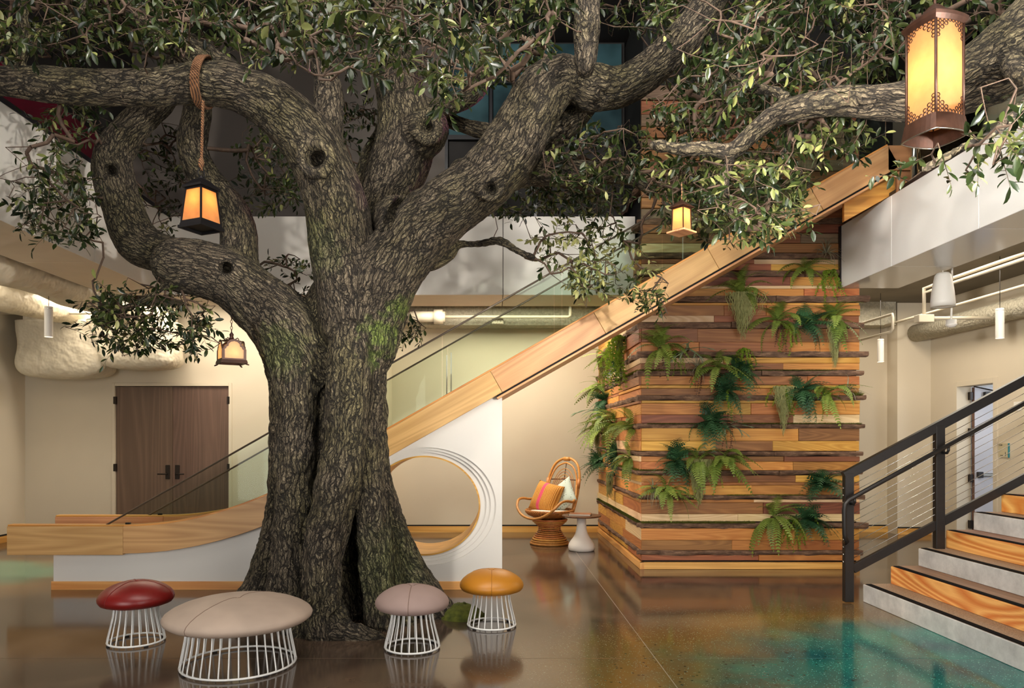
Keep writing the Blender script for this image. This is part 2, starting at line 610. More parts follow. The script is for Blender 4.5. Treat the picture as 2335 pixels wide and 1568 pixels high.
# double door
d = struct_empty('door_1', ((dxl + dxr) / 2, DW, 0))
w = (dxr - dxl) / 2
fr = MB().box(-w - 0.05, -w, -0.02, 0.1, 0, dzt + 0.05).box(w, w + 0.05, -0.02, 0.1, 0, dzt + 0.05).box(-w, w, -0.02, 0.1, dzt, dzt + 0.05)
fr.build('door_frame', 'wall_paint', d, bevel=0.004)
for sg in (-1, 1):
    lf = MB().cbox(min(0.002 * sg, (w - 0.004) * sg), max(0.002 * sg, (w - 0.004) * sg), 0.02, 0.065, 0.01, dzt - 0.004, 0.003).build('door_leaf', 'door_veneer', d)
    for hz in (0.3, 1.1, 2.15):
        MB().cbox(sg * w - 0.025, sg * w + 0.02, -0.022, 0.03, hz - 0.06, hz + 0.06, 0.004).build('hinge', 'bronze', lf)
    px = 0.075 * sg
    MB().cbox(px - 0.035, px + 0.035, 0.004, 0.022, 0.92, 1.14, 0.006).build('lock_plate', 'bronze', lf)
    MB().tube([(px, 0.01, 1.0), (px, -0.05, 1.0), (px + 0.02 * sg, -0.055, 1.0), (px + 0.13 * sg, -0.05, 1.0)], 0.011, 8).build('lever_handle', 'bronze', lf, smooth=True)

# doorway in the right wall, leaf swung open to the room beyond
d2 = struct_empty('door_2', (RX, d1, 0))
MB().box(-0.02, 0.2, -0.03, 0.05, 0, dz + 0.05).box(-0.02, 0.2, d0 - d1 - 0.05, d0 - d1 + 0.03, 0, dz + 0.05).box(-0.02, 0.2, d0 - d1 + 0.03, -0.03, dz - 0.03, dz + 0.05).build('door_frame', 'wall_paint', d2, bevel=0.004)
plain('door_grey', lin(186, 184, 188), 0.4, noise=0.02)
plain('door_edge', lin(104, 74, 60), 0.5)
lf = MB().cbox(0.21, 1.1, -0.095, -0.05, 0.01, dz - 0.04, 0.003).build('door_leaf', 'door_grey', d2)
MB().box(0.201, 0.2095, -0.098, -0.047, 0.01, dz - 0.04).build('leaf_edge', 'door_edge', lf)
for hz in (0.25, 0.95, 1.65, 2.2):
    MB().cbox(0.15, 0.21, -0.085, -0.02, hz - 0.06, hz + 0.06, 0.004).build('hinge', 'bronze', lf)
MB().cbox(0.26, 1.0, -0.13, -0.08, 0.98, 1.03, 0.008).build('panic_bar', 'steel', lf)
for q in (0.28, 0.9):
    MB().cbox(q - 0.04, q + 0.04, -0.14, -0.07, 0.96, 1.05, 0.006).build('bar_end', 'black_steel', lf)
MB().cbox(0.34, 0.62, -0.15, -0.08, dz - 0.2, dz - 0.11, 0.006).build('closer_body', 'black_steel', lf)
MB().tube([(0.48, -0.12, dz - 0.09), (0.2, -0.2, dz - 0.05), (0.1, -0.25, dz - 0.04)], 0.01, 6).build('closer_arm', 'bronze', lf)
# the daylit room beyond the doorway
struct('wall_beyond_door', MB().box(RX + 0.2, 10, 11.6, 11.8, 0, HZ).box(9.6, 9.8, 6, 11.8, 0, HZ), 'white_panel')
light('beyond_door_light', 'AREA', (8.9, 8.6, 2.2), (7.6, 10.9, 1.2), 45, (0.80, 0.88, 1.0), 1.6, 2.0)

# ================================================================== galleries round the tree hall
SZ = 3.33           # soffit
TZ = 4.30           # top of the left and back parapet
GX, GY = -4.0, 8.9  # planes of the left and back parapet


def panels(name, runs, mk, mat, gap=0.008):
    for (a, b) in runs:
        mk(a + gap / 2, b - gap / 2).build(name, mat, PAR)


# back parapet: backing and flush panels
PAR = struct('wall_gallery_back', MB().box(GX - 0.2, 1.8, GY + 0.03, GY + 0.2, SZ + 0.02, TZ - 0.01), 'black_gap')
cuts = [GX, xof(1147, GY) - 2.0, xof(1147, GY), 1.785]
panels('parapet_panel', list(zip(cuts[:-1], cuts[1:])), lambda a, b: MB().cbox(a, b, GY, GY + 0.03, SZ, TZ, 0.002), 'gallery_panel')
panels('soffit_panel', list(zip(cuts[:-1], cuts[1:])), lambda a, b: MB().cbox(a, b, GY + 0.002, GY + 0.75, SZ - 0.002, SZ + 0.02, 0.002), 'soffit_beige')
# left parapet
PAR = struct('wall_gallery_left', MB().box(GX - 0.2, GX - 0.03, 2.0, GY, SZ + 0.02, TZ - 0.01), 'black_gap')
cy = [2.0, 4.6, 4.0 * F / (1120 - 217), GY + 0.03]
cy = [2.0, 4.7, 7.26, GY + 0.03]
panels('parapet_panel', list(zip(cy[:-1], cy[1:])), lambda a, b: MB().cbox(GX - 0.03, GX, a, b, SZ, TZ, 0.002), 'gallery_panel')
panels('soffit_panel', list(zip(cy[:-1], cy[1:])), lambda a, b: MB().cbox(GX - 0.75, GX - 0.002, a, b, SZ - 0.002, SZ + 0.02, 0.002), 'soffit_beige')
MB().box(GX - 0.06, GX + 0.006, 2.0, GY, TZ, TZ + 0.045).build('parapet_cap', 'black_cap', PAR)
# right balcony
BX, BT, BE = 4.13, 4.06, 8.5
PAR = struct('wall_balcony', MB().box(BX + 0.03, BX + 0.4, 1.6, BE, SZ + 0.02, BT - 0.01).box(BX + 0.03, BX + 3.0, 1.6, BE, BT - 0.1, BT - 0.02), 'black_gap')
seams = [1.6, 3.3, BX * F / (2232 - VX), BX * F / (2033 - VX), BE]
panels('fascia_panel', list(zip(seams[:-1], seams[1:])), lambda a, b: MB().cbox(BX, BX + 0.03, a, b, SZ, BT, 0.002), 'white_panel')
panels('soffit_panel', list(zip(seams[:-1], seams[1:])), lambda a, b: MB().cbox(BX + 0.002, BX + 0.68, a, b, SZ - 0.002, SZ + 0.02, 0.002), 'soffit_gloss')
MB().box(BX + 0.02, BX + 0.1, 1.6, 7.5, BT, BT + 0.05).build('balcony_cap', 'black_cap', PAR)
MB().box(BX - 0.012, BX + 0.03, BE - 0.02, BE + 0.03, SZ, BT).build('end_trim', 'black_cap', PAR)

# ceilings under the galleries
cl = MB().box(-9, GX - 0.75, 2, 14, HZ, HZ + 0.1).box(GX - 0.75, 10, GY + 0.75, 14, HZ, HZ + 0.1).box(BX + 0.68, 10, 1.6, GY + 0.75, HZ, HZ + 0.1)
cl.box(GX - 0.76, GX - 0.74, 2, GY + 0.75, SZ, HZ).box(GX - 0.75, 1.8, GY + 0.74, GY + 0.76, SZ, HZ).box(BX + 0.67, BX + 0.69, 1.6, BE, SZ, HZ)
struct('ceiling', cl, 'deck_paint')
bz = zof(742, 11.6)
bm_ = MB().box(-1.64, 6.5, 11.55, 11.94, bz, HZ)
struct('ceiling_beam', bm_, 'fireproofing')

# upper storey behind the crown of the tree
UW = 9.62
struct('wall_upper_back', MB().box(-9, xof(1018, UW), UW, UW + 0.15, TZ - 0.2, 6.9), 'upper_wall')
struct('wall_upper_dark', MB().box(xof(1018, UW), 1.8, UW + 0.1, UW + 0.2, TZ - 0.2, 6.9).box(4.4, 9, UW + 2.2, UW + 2.4, BT, 6.9), 'dark_wall')
win = struct_empty('window_1', (0, UW, 0))
wx0, wx1 = xof(1018, UW), 1.78
for i in range(4):
    a = wx0 + (wx1 - wx0) * i / 4
    b_ = wx0 + (wx1 - wx0) * (i + 1) / 4
    for (z0, z1) in ((TZ, 5.55), (5.6, 6.3), (6.35, 6.85)):
        MB().box(a + 0.03, b_ - 0.03, 0.04, 0.06, z0 + 0.02, z1).build('pane', 'teal_pane' if z0 > 5 else 'dark_wall', win)
    MB().box(a - 0.02, a + 0.02, -0.02, 0.06, TZ, 6.9).build('mullion', 'black_cap', win)
for z0 in (5.575, 6.325):
    MB().box(wx0, wx1, -0.02, 0.06, z0 - 0.03, z0 + 0.03).build('mullion', 'black_cap', win)
struct('wall_upper_left', MB().box(-4.95, -4.8, 2, UW, TZ - 0.2, 5.25), 'red_wall')
struct('wall_upper_left_head', MB().box(-4.95, -4.8, 2, UW, 5.25, 6.9), 'dark_wall')
struct('wall_upper_right', MB().box(6.6, 6.75, 2, 12, BT, 6.9), 'wall_paint')
struct('ceiling_hall', MB().box(-9, 10, 1.0, 14, 6.9, 7.0), 'dark_wall')
struct('floor_upper', MB().box(GX - 3, GX - 0.2, 2, 14, SZ + 0.45, SZ + 0.5).box(GX - 0.2, 9, GY + 0.2, 14, SZ + 0.45, SZ + 0.5).box(BX + 0.4, 9, 1.6, GY + 0.2, BT - 0.02, BT), 'dark_wall')

# ================================================================== the indoor slide
SY0, SY1 = 7.30, 8.20      # front and back side boards
PXM = F / SY0


def sx(x):
    return (x - VX) / PXM


XE, XA, XL, XT = sx(708), sx(280), sx(15), sx(2025)
ZF = EYE - 200 / PXM        # top of the flat run-out
SLOPE = 0.5675
ANG = math.atan(SLOPE)


def ztop(X):
    if X <= XA:
        return ZF
    if X <= XE:
        return ZF + 0.5 * SLOPE / (XE - XA) * (X - XA) ** 2
    return ZF + 0.5 * SLOPE * (XE - XA) + SLOPE * (X - XE)


HP = 0.245                   # board depth, square to the run
slide = thing('indoor_slide', 'long indoor slide with honey oak side boards rising behind the big tree', 'slide', (XL, SY0, 0))


def loc_(o):
    o.location = -Vector(slide.location)
    return o


def slope_board(name, xa, xb, y0, y1, ztop_off, h, mat, skew=True):
    """straight board along the incline between the tops xa and xb (world X)"""
    L = (xb - xa) / math.cos(ANG)
    o = MB().cbox(0.0015, L - 0.0015, 0, y1 - y0, -h, 0, 0.003).build(name, mat, slide)
    o.location = Vector((xa, y0, ztop(xa) + ztop_off)) - Vector(slide.location)
    o.rotation_euler = (0, -ANG, 0)
    return o


def curve_board(name, xa, xb, y0, y1, off, h, mat, n=14):
    mb = MB()
    xs = [xa + (xb - xa) * i / n for i in range(n + 1)]
    top, bot = [], []
    for X in xs:
        s = (ztop(X + 0.01) - ztop(X - 0.01)) / 0.02
        c = 1 / math.sqrt(1 + s * s)
        top.append((X + s * c * 0 * off, ztop(X) + off))
        bot.append((X + s * c * h, ztop(X) + off - h * c))
    vs = []
    for (t, b) in zip(top, bot):
        vs += [(t[0], y0, t[1]), (t[0], y1, t[1]), (b[0], y1, b[1]), (b[0], y0, b[1])]
    fs = []
    for i in range(n):
        for k in range(4):
            fs.append((i * 4 + k, i * 4 + (k + 1) % 4, (i + 1) * 4 + (k + 1) % 4, (i + 1) * 4 + k))
    fs += [(3, 2, 1, 0), tuple(n * 4 + k for k in range(4))]
    mb.add(vs, fs)
    return loc_(mb.build(name, mat, slide, bevel=0.003, seg=1))


tops = [XE, sx(1118), sx(1354), sx(1613), sx(1850), XT]
for (y0, xs) in ((SY0, 0.0), (SY1, sx(125) * SY1 / SY0 - XL)):
    y1 = y0 + 0.055
    loc_(MB().cbox(XL + xs + 0.0015, XA - 0.0015, y0, y1, ZF - 0.29, ZF, 0.003).build('side_board', 'oak', slide))
    curve_board('side_board', XA, XE, y0, y1, 0, 0.275, 'oak')
    for a, b in zip(tops[:-1], tops[1:]):
        slope_board('side_board', a, b, y0, y1, 0, HP, 'oak')
    # cap strip set back on the boards
    loc_(MB().cbox(XL + xs, XA, y0 + 0.012, y1 + 0.045, ZF, ZF + 0.018, 0.004).build('cap_strip', 'oak_warm', slide))
    curve_board('cap_strip', XA, XE, y0 + 0.012, y1 + 0.045, 0.018, 0.02, 'oak_warm')
    slope_board('cap_strip', XE, XT, y0 + 0.012, y1 + 0.045, 0.02, 0.02, 'oak_warm')
    # level boards at the top landing
    zt = ztop(XT)
    loc_(MB().cbox(XT + 0.002, 5.6, y0, y1, zt - 0.25, zt, 0.003).build('landing_board', 'oak_dull', slide))
    loc_(MB().cbox(XT + 0.11, 5.6, y0 + 0.02, y1, BT, zt - 0.255, 0.003).build('landing_panel', 'oak_dull', slide))
# sliding bed
loc_(MB().cbox(sx(125) + 0.3, XA, SY0 + 0.05, SY1, ZF - 0.15, ZF - 0.11, 0.003).build('slide_bed', 'oak_warm', slide))
curve_board('slide_bed', XA, XE, SY0 + 0.05, SY1, -0.11, 0.03, 'oak_warm')
slope_board('slide_bed', XE, XT + 0.2, SY0 + 0.05, SY1, -0.12, 0.03, 'oak_warm')
# box under the incline, clear of the white wall, and its dark shadow gap
slope_board('gap_strip', sx(1132), XT, SY0 + 0.03, SY1 + 0.02, -HP / math.cos(ANG), 0.02, 'black_gap')
slope_board('under_board', sx(1132), XT, SY0 + 0.02, SY1 + 0.03, -HP / math.cos(ANG) - 0.02, 0.022, 'oak')
pts = [(1925, 462), (2041, 392), (2041, 440), (1925, 505)]
loc_(MB().prism([(xof(p[0], 7.5), zof(p[1], 7.5)) for p in pts], 'y', 7.5, 7.54).build('end_panel', 'oak_warm', slide))
# clips on the cap where the glass starts
for (px_, Y) in ((286, SY0), (360, SY1)):
    X = xof(px_, Y)
    loc_(MB().cbox(X - 0.02, X + 0.03, Y + 0.03, Y + 0.06, ZF + 0.018, ZF + 0.036, 0.004).build('glass_clip', 'bronze', slide))

# glass guards on both sides
plain('rail_bronze', lin(120, 108, 96), 0.35, metal=0.6)
LA0 = (xof(237, SY0), zof(1198, SY0))
GS = 0.5665


def zg(X):
    return LA0[1] + GS * (X - LA0[0])


for (Y, sgn) in ((SY0 + 0.03, 0), (SY1 + 0.03, 1)):
    brk = [LA0[0], XE, sx(1008), sx(1282), sx(1560), sx(1840), XT]
    for a, b in zip(brk[:-1], brk[1:]):
        n = 10 if a < XE - 0.01 else 1
        g = 0.005
        lower = [(a + g + (b - a - 2 * g) * i / n, 0) for i in range(n + 1)]
        poly = [(X, min(ztop(X) + 0.012, zg(X) - 0.002)) for X, _ in lower] + [(b - g, zg(b - g)), (a + g, zg(a + g) + 0.001)]
        o = MB().prism(poly, 'y', Y, Y + 0.012).build('glass_panel', 'guard_glass', slide)
        loc_(o)
    # polished top edge with its slim rail
    p0 = Vector((LA0[0], Y + 0.006, LA0[1]))
    p1 = Vector((XT, Y + 0.006, zg(XT)))
    loc_(MB().tube([p0, p1], 0.010, 8).build('glass_rail', 'rail_bronze', slide, smooth=True))
for px_ in (1006, 1017):
    X = sx(px_)
    loc_(MB().box(X - 0.006, X + 0.006, SY1 + 0.02, SY1 + 0.045, ztop(X), zg(X) - 0.1).build('glass_joint', 'white_panel', slide))

# ================================================================== white wall carrying the slide, with the round crawl-through
WY0, WY1 = 7.40, 8.24
wxl, wxr = sx(122) * WY0 / SY0, xof(1145, WY0)
hw = -1.60


def zb(X):
    return ztop(X) - 0.20


base = struct_empty('wall_slide_base', (0, 0, 0))
n = 16
xs = [wxl + (hw - wxl) * i / n for i in range(n + 1)]
poly = [(X, 0) for X in (wxl, hw)] + [(X, zb(X)) for X in reversed(xs)]
MB().prism(poly, 'y', WY0, WY1).build('plinth', 'gallery_panel', base)
CX, CZ = xof(965, WY0), zof(1154, WY0)
k_ = WY0 / F


def ell(cx, cz, rx, rz, m):
    return [(cx + rx * math.cos(2 * PI * i / m), cz + rz * math.sin(2 * PI * i / m)) for i in range(m)]


M_ = 128
outer = []
quad = [(hw, 0.0), (wxr, 0.0), (wxr, zb(wxr)), (hw, zb(hw))]
for i in range(M_):
    a = 2 * PI * i / M_
    dx_, dz_ = math.cos(a), math.sin(a)
    best = 1e9
    for j in range(4):
        (x0, z0), (x1, z1) = quad[j], quad[(j + 1) % 4]
        ex, ez = x1 - x0, z1 - z0
        den = dx_ * ez - dz_ * ex
        if abs(den) < 1e-9:
            continue
        t = ((x0 - CX) * ez - (z0 - CZ) * ex) / den
        u = ((x0 - CX) * dz_ - (z0 - CZ) * dx_) / den
        if t > 0 and -1e-6 <= u <= 1 + 1e-6:
            best = min(best, t)
    outer.append((CX + dx_ * best, CZ + dz_ * best))
for (qx, qz) in quad:      # pull the nearest ring point onto each corner
    j = min(range(M_), key=lambda i: (outer[i][0] - qx) ** 2 + (outer[i][1] - qz) ** 2)
    outer[j] = (qx, qz)
c0 = ell(CX + 8 * k_, CZ, 158 * k_, 134 * k_, M_)
c1 = ell(CX + 4 * k_, CZ + 1 * k_, 150 * k_, 127 * k_, M_)
c2 = ell(CX + 3 * k_, CZ + 1 * k_, 141 * k_, 121 * k_, M_)
hole = ell(CX, CZ, 130 * k_, 115 * k_, M_)
dp = 0.03
rings = [(outer, WY1), (outer, WY0), (c0, WY0), (c0, WY0 + dp), (c1, WY0 + dp), (c1, WY0 + 2 * dp), (c2, WY0 + 2 * dp), (c2, WY0 + 3 * dp), (hole, WY0 + 3 * dp), (hole, WY1), (outer, WY1)]
mb = MB()
for (r, Y) in rings:
    mb.v += [(p[0], Y, p[1]) for p in r]
for i in range(len(rings) - 1):
    for j in range(M_):
        mb.f.append((i * M_ + j, i * M_ + (j + 1) % M_, (i + 1) * M_ + (j + 1) % M_, (i + 1) * M_ + j))
mb.build('ringed_panel', 'gallery_panel', base)
li = ell(CX, CZ, 126.5 * k_, 111.5 * k_, M_)
mb = MB()
for (r, Y) in [(hole, WY0 + 3 * dp - 0.012), (li, WY0 + 3 * dp - 0.012), (li, WY1 + 0.02), (hole, WY1 + 0.02), (hole, WY0 + 3 * dp - 0.012)]:
    mb.v += [(p[0], Y, p[1]) for p in r]
for i in range(4):
    for j in range(M_):
        mb.f.append((i * M_ + j, i * M_ + (j + 1) % M_, (i + 1) * M_ + (j + 1) % M_, (i + 1) * M_ + j))
mb.build('tunnel_lining', 'oak_warm', base, smooth=False)
o = MB().cbox(0, wxr - wxl + 0.02, 0, 0.018, 0, 0.085, 0.002).build('baseboard_slide', 'base_wood')
o.location = (wxl - 0.015, WY0 - 0.0185, 0)
o['kind'] = 'structure'

# ================================================================== timber-clad core
CY, CXL, CXR = 8.56, 1.785, 4.38
plank_specs = {
    'y': ('plank_yellow', lin(190, 124, 46), lin(224, 166, 82)),
    'o': ('plank_orange', lin(160, 94, 44), lin(202, 136, 72)),
    'b': ('plank_brown', lin(122, 72, 40), lin(168, 110, 66)),
    'r': ('plank_red', lin(108, 64, 40), lin(150, 96, 62)),
    'p': ('plank_pale', lin(202, 160, 112), lin(234, 204, 162)),
    'g': ('plank_grey', lin(100, 78, 60), lin(138, 112, 88)),
}
for k, (nm, dk, lt) in plank_specs.items():
    wood(nm, dk, lt, 0.55, ring=5.5, along=0.09, vary=0.16, grain=0.4, figure=0.75, nring=16)


def bark_edge_mat():
    m, nt, b = new_mat('live_edge')
    v = obco(nt, (0.25, 1, 1), rnd=23.0)
    n = nd(nt, 'ShaderNodeTexNoise', {'Vector': v, 'Scale': 26.0, 'Detail': 6.0, 'Roughness': 0.7})
    c = ramp(nt, n.outputs[0], [(0.3, lin(66, 48, 38)), (0.5, lin(112, 84, 66)), (0.72, lin(162, 128, 100))])
    nt.links.new(c, b.inputs['Base Color'])
    b.inputs['Roughness'].default_value = 0.85
    bump(nt, b, n.outputs[0], 0.8, 0.02)


bark_edge_mat()

# rows read from the photograph: top px, bottom px at the front face, kind, moss on top
ROWS = [(1281, 1297, 'B'), (1264, 1277, 'bo'), (1254, 1264, 'L'), (1231, 1254, 'boo'), (1204, 1231, 'yy'), (1191, 1203, 'L'),
        (1171, 1188, 'pp'), (1145, 1171, 'br'), (1138, 1145, 'op'), (1128, 1137, 'L'), (1106, 1128, 'yo'), (1099, 1106, 'ob'), (1083, 1099, 'oby'),
        (1072, 1082, 'L'), (1052, 1072, 'oyo'), (1040, 1052, 'obr'), (1029, 1039, 'L'), (1005, 1028, 'yby'), (976, 1005, 'yyr'), (966, 976, 'L'),
        (945, 965, 'rbp'), (919, 945, 'oyoy'), (913, 919, 'y'), (901, 912, 'L'), (885, 901, 'bo'), (878, 885, 'y'), (857, 877, 'oobo'), (845, 856, 'L'),
        (828, 843, 'rbo'), (815, 828, 'py'), (802, 814, 'L'), (780, 802, 'oby'), (749, 780, 'rbr'), (735, 748, 'L'), (720, 735, 'pbb'), (696, 720, 'bbo'),
        (690, 696, 'y'), (676, 689, 'L'), (658, 676, 'oyo'), (651, 658, 'p'), (631, 651, 'bro'), (618, 630, 'L'), (602, 617, 'pby'), (591, 602, 'bp'),
        (578, 590, 'L'), (556, 577, 'pbb'), (533, 555, 'rbg'), (512, 532, 'bgr'), (500, 511, 'L'), (476, 499, 'grb'), (452, 475, 'bgb'), (430, 451, 'rgb'),
        (418, 429, 'L'), (392, 417, 'gbr'), (366, 391, 'rbg'), (342, 365, 'bgr'), (316, 341, 'gbg'), (290, 315, 'brg'), (262, 289, 'grb'), (230, 261, 'bgr'), (196, 229, 'gbr')]

core = struct('wall_core', MB().box(CXL + 0.03, CXR - 0.02, CY + 0.03, BW, 0, 6.85), 'black_gap')
MB().box(CXR - 0.02, CXR + 0.04, CY + 0.3, BW, 0, SZ).build('side_frame', 'wall_paint', core)


def plank(L, h, t, mat, c=0.003):
    """board lying along local X, face towards -Y, 0..L, 0..h"""
    g = 0.0012
    me = MB()
    me.v = [(g, 0, g), (L - g, 0, g), (L - g, 0, h - g), (g, 0, h - g),
            (g, -t + c, g), (L - g, -t + c, g), (L - g, -t + c, h - g), (g, -t + c, h - g),
            (g + c, -t, g + c), (L - g - c, -t, g + c), (L - g - c, -t, h - g - c), (g + c, -t, h - g - c)]
    me.f = [(0, 1, 2, 3)]
    for a in (0, 4):
        for k in range(4):
            me.f.append((a + k, a + (k + 1) % 4, a + 4 + (k + 1) % 4, a + 4 + k))
    me.f.append((8, 9, 10, 11))
    return me.build('plank', mat, core)


def ledge(L, h, t, mat, seed, name='live_edge_ledge'):
    rnd = random.Random(seed)
    n = max(6, int(L / 0.07))
    mb = MB()
    ph = [rnd.uniform(0, 6) for _ in range(4)]
    for i in range(n + 1):
        x = L * i / n
        wv = 0.014 * math.sin(x * 7 + ph[0]) + 0.010 * math.sin(x * 17 + ph[1]) + rnd.uniform(-0.006, 0.006)
        up = 0.004 * math.sin(x * 11 + ph[2]) + rnd.uniform(-0.003, 0.003)
        dn = 0.008 * math.sin(x * 9 + ph[3]) + rnd.uniform(-0.005, 0.005)
        d = t + wv
        mb.v += [(x, 0, 0 + dn * 0.3), (x, -d * 0.8, dn), (x, -d, h * 0.45 + dn * 0.5), (x, -d * 0.93, h + up), (x, 0, h + up * 0.3)]
    for i in range(n):
        for k in range(5):
            mb.f.append((i * 5 + k, i * 5 + (k + 1) % 5, (i + 1) * 5 + (k + 1) % 5, (i + 1) * 5 + k))
    mb.f += [(4, 3, 2, 1, 0), tuple(n * 5 + k for k in range(5))]
    return mb.build(name, mat, core)


rr = random.Random(5)
LEDGES = []
for ri, (yt, yb, kind) in enumerate(ROWS):
    z0, z1 = zof(yb, CY), zof(yt, CY)
    h = z1 - z0
    Wf = CXR - CXL
    if kind == 'L':
        # one or two lengths of live-edge board, running past the corners
        LEDGES.append(z1)
        cut = rr.uniform(0.3, 0.75) * Wf
        a = -0.05
        for (x0, x1) in ((a, cut), (cut + 0.004, Wf + rr.uniform(0.01, 0.10))):
            o = ledge(x1 - x0, h, rr.uniform(0.05, 0.085), 'live_edge', ri * 7 + int(x0 * 50))
            o.location = (CXL + x0, CY + 0.03, z0)
        Ls = BW - 0.01 - CY
        cut = rr.uniform(0.35, 0.7) * Ls
        for (y0, y1) in ((0.0, cut), (cut + 0.004, Ls)):
            o = ledge(y1 - y0, h, rr.uniform(0.05, 0.075), 'live_edge', ri * 13 + int(y0 * 50))
            o.rotation_euler = (0, 0, -PI / 2)
            o.location = (CXL + 0.03, CY + y1, z0)
        continue
    if kind == 'B':
        o = plank(Wf + 0.02, h, 0.05, 'base_wood')
        o.location = (CXL - 0.02, CY + 0.03, z0)
        o = plank(BW - CY + 0.02, h, 0.05, 'base_wood')
        o.rotation_euler = (0, 0, -PI / 2)
        o.location = (CXL + 0.03, BW - 0.005, z0)
        continue
    m = len(kind)
    cutsx = [0] + sorted(Wf * (i + rr.uniform(-0.3, 0.3)) / m for i in range(1, m)) + [Wf]
    for i in range(m):
        t = 0.03 + rr.choice([0.0, 0.004, 0.010, 0.018, 0.026])
        o = plank(cutsx[i + 1] - cutsx[i], h, t, plank_specs[kind[i]][0])
        o.location = (CXL + cutsx[i], CY + 0.03, z0)
    # left-hand face
    if yb > 560:
        Ls = BW - CY
        m2 = 3 if h > 0.05 else 2
        cy_ = [0] + sorted(Ls * (i + rr.uniform(-0.3, 0.3)) / m2 for i in range(1, m2)) + [Ls]
        ks = [rr.choice('yoobpyo') for _ in range(m2)]
        if kind == 'pp':
            ks = ['p'] * m2
        for i in range(m2):
            t = 0.03 + rr.choice([0.0, 0.004, 0.010, 0.018, 0.026])
            o = plank(cy_[i + 1] - cy_[i], h, t, plank_specs[ks[i]][0])
            o.rotation_euler = (0, 0, -PI / 2)
            o.location = (CXL + 0.03, CY + cy_[i + 1], z0)

# ================================================================== stair at the right
SX0, SYF, TR, RI = xof(1968, 6.85), 6.85, 0.263, 0.171
stair = thing('staircase', 'wide stair of alternating concrete and glowing pine steps at the lower right', 'staircase', (SX0, SYF, 0))
NS = 9
for k in range(NS):
    x0 = k * TR
    z0, z1 = k * RI, (k + 1) * RI
    st = MB().cbox(x0, x0 + 0.9, -5.2, 0, z0 + 0.0005, z1 - 0.006, 0.004).build('step', 'cast_concrete' if k % 2 == 0 else 'pine_step', stair)
    MB().box(x0 + 0.012, x0 + 0.9, -5.2, -0.002, z1 - 0.0055, z1).build('tread', 'tread_grit' if k % 2 == 0 else 'tread_wood', st)
    MB().box(x0 + 0.008, x0 + 0.062, -5.2, -0.03, z1 - 0.001, z1 + 0.004).build('nosing_strip', 'grip_strip', st)

# railing
RY = 6.80
P2 = F / RY


def rx_(x):
    return (x - VX) / P2


def rz_(y):
    return EYE - (y - VY) / P2


rail = thing('stair_railing', 'dark steel stair railing strung with thin cables beside the steps', 'railing', (rx_(1934), RY, 0))


def rl(o):
    o.location = -Vector(rail.location)
    return o


RS = 0.534


def bar(name, x0, y0, x1, y1, w_, d_=0.04):
    a, b = Vector((rx_(x0), RY, rz_(y0))), Vector((rx_(x1), RY, rz_(y1)))
    t = (b - a).normalized()
    nz = Vector((-t.z, 0, t.x)) * (w_ / 2)
    py = Vector((0, d_ / 2, 0))
    vs = []
    for p in (a, b):
        vs += [p - nz - py, p - nz + py, p + nz + py, p + nz - py]
    fs = [(0, 1, 2, 3), (7, 6, 5, 4)] + [(k, (k + 1) % 4, 4 + (k + 1) % 4, 4 + k) for k in range(4)]
    mb = MB().add(vs, fs)
    return rl(mb.build(name, 'black_steel', rail, bevel=0.004))


for (xa, xb, yt, ybm) in ((1924, 1944, 1078, 1371), (2131, 2151, 970, 1253), (2345, 2365, 855, 1140)):
    zb_ = max(0.0, rz_(ybm))
    rl(MB().cbox(rx_(xa), rx_(xb), RY - 0.032, RY + 0.032, zb_, rz_(yt), 0.004).build('post', 'black_steel', rail))
bar('top_rail', 1924, 1086, 2420, 1086 - 0.534 * 496, 0.085, 0.06)
bar('bottom_rail', 1944, 1297, 2420, 1297 - 0.53 * 476, 0.08, 0.04)
for i in range(11):
    yy = 1110 + i * 16.8
    a = Vector((rx_(1934), RY, rz_(yy)))
    b = Vector((rx_(2420), RY, rz_(yy - 0.532 * 486)))
    rl(MB().tube([a, b], 0.0026, 5).build('cable', 'steel', rail, smooth=True))
    s_ = MB().lathe([(0.0005, 0), (0.010, 0.002), (0.011, 0.006), (0.007, 0.012)], n=10).build('cable_stud', 'steel', rail, smooth=True)
    s_.rotation_euler = (0, PI / 2, 0)
    s_.location = Vector((rx_(1924) - 0.010, RY, rz_(yy) - 0.01)) - Vector(rail.location)
hy = RY - 0.11
hp = [(1924, 1236, RY - 0.03), (1918, 1230, hy), (1913, 1215, hy), (1912, 1160, hy), (1914, 1146, hy), (1922, 1137, hy), (2420, 1137 - 0.549 * 498, hy)]
pts = []
for (x, y, Y) in hp:
    pts.append(Vector((rx_(x), Y, rz_(y))))
rl(MB().tube(pts, 0.021, 10).build('handrail', 'black_steel', rail, smooth=True))
for x in (1936, 2146):
    y = 1137 - 0.549 * (x - 1922) + 18
    rl(MB().tube([(rx_(x), RY, rz_(y)), (rx_(x), hy + 0.02, rz_(y)), (rx_(x) + 0.0, hy, rz_(y - 6)), (rx_(x), hy, rz_(y - 14))], 0.012, 8).build('bracket', 'black_steel', rail, smooth=True))

# glass guard of the balcony
gd = thing('balcony_guard', 'clear glass guard with a steel post along the balcony edge', 'guard', (BX + 0.06, 7.2, BT))
for (a, b) in ((-5.4, -3.4), (-3.38, -1.6), (-1.58, -0.12)):
    MB().box(0.0, 0.012, a, b, 0.05, 1.0).build('glass_panel', 'guard_glass', gd)
MB().tube([(0.006, -0.06, 0.0), (0.006, -0.06, 1.05)], 0.028, 12).build('post', 'steel', gd, smooth=True)
MB().tube([(0.006, -5.4, 1.03), (0.006, -0.06, 1.03)], 0.022, 10).build('top_rail', 'steel', gd, smooth=True)

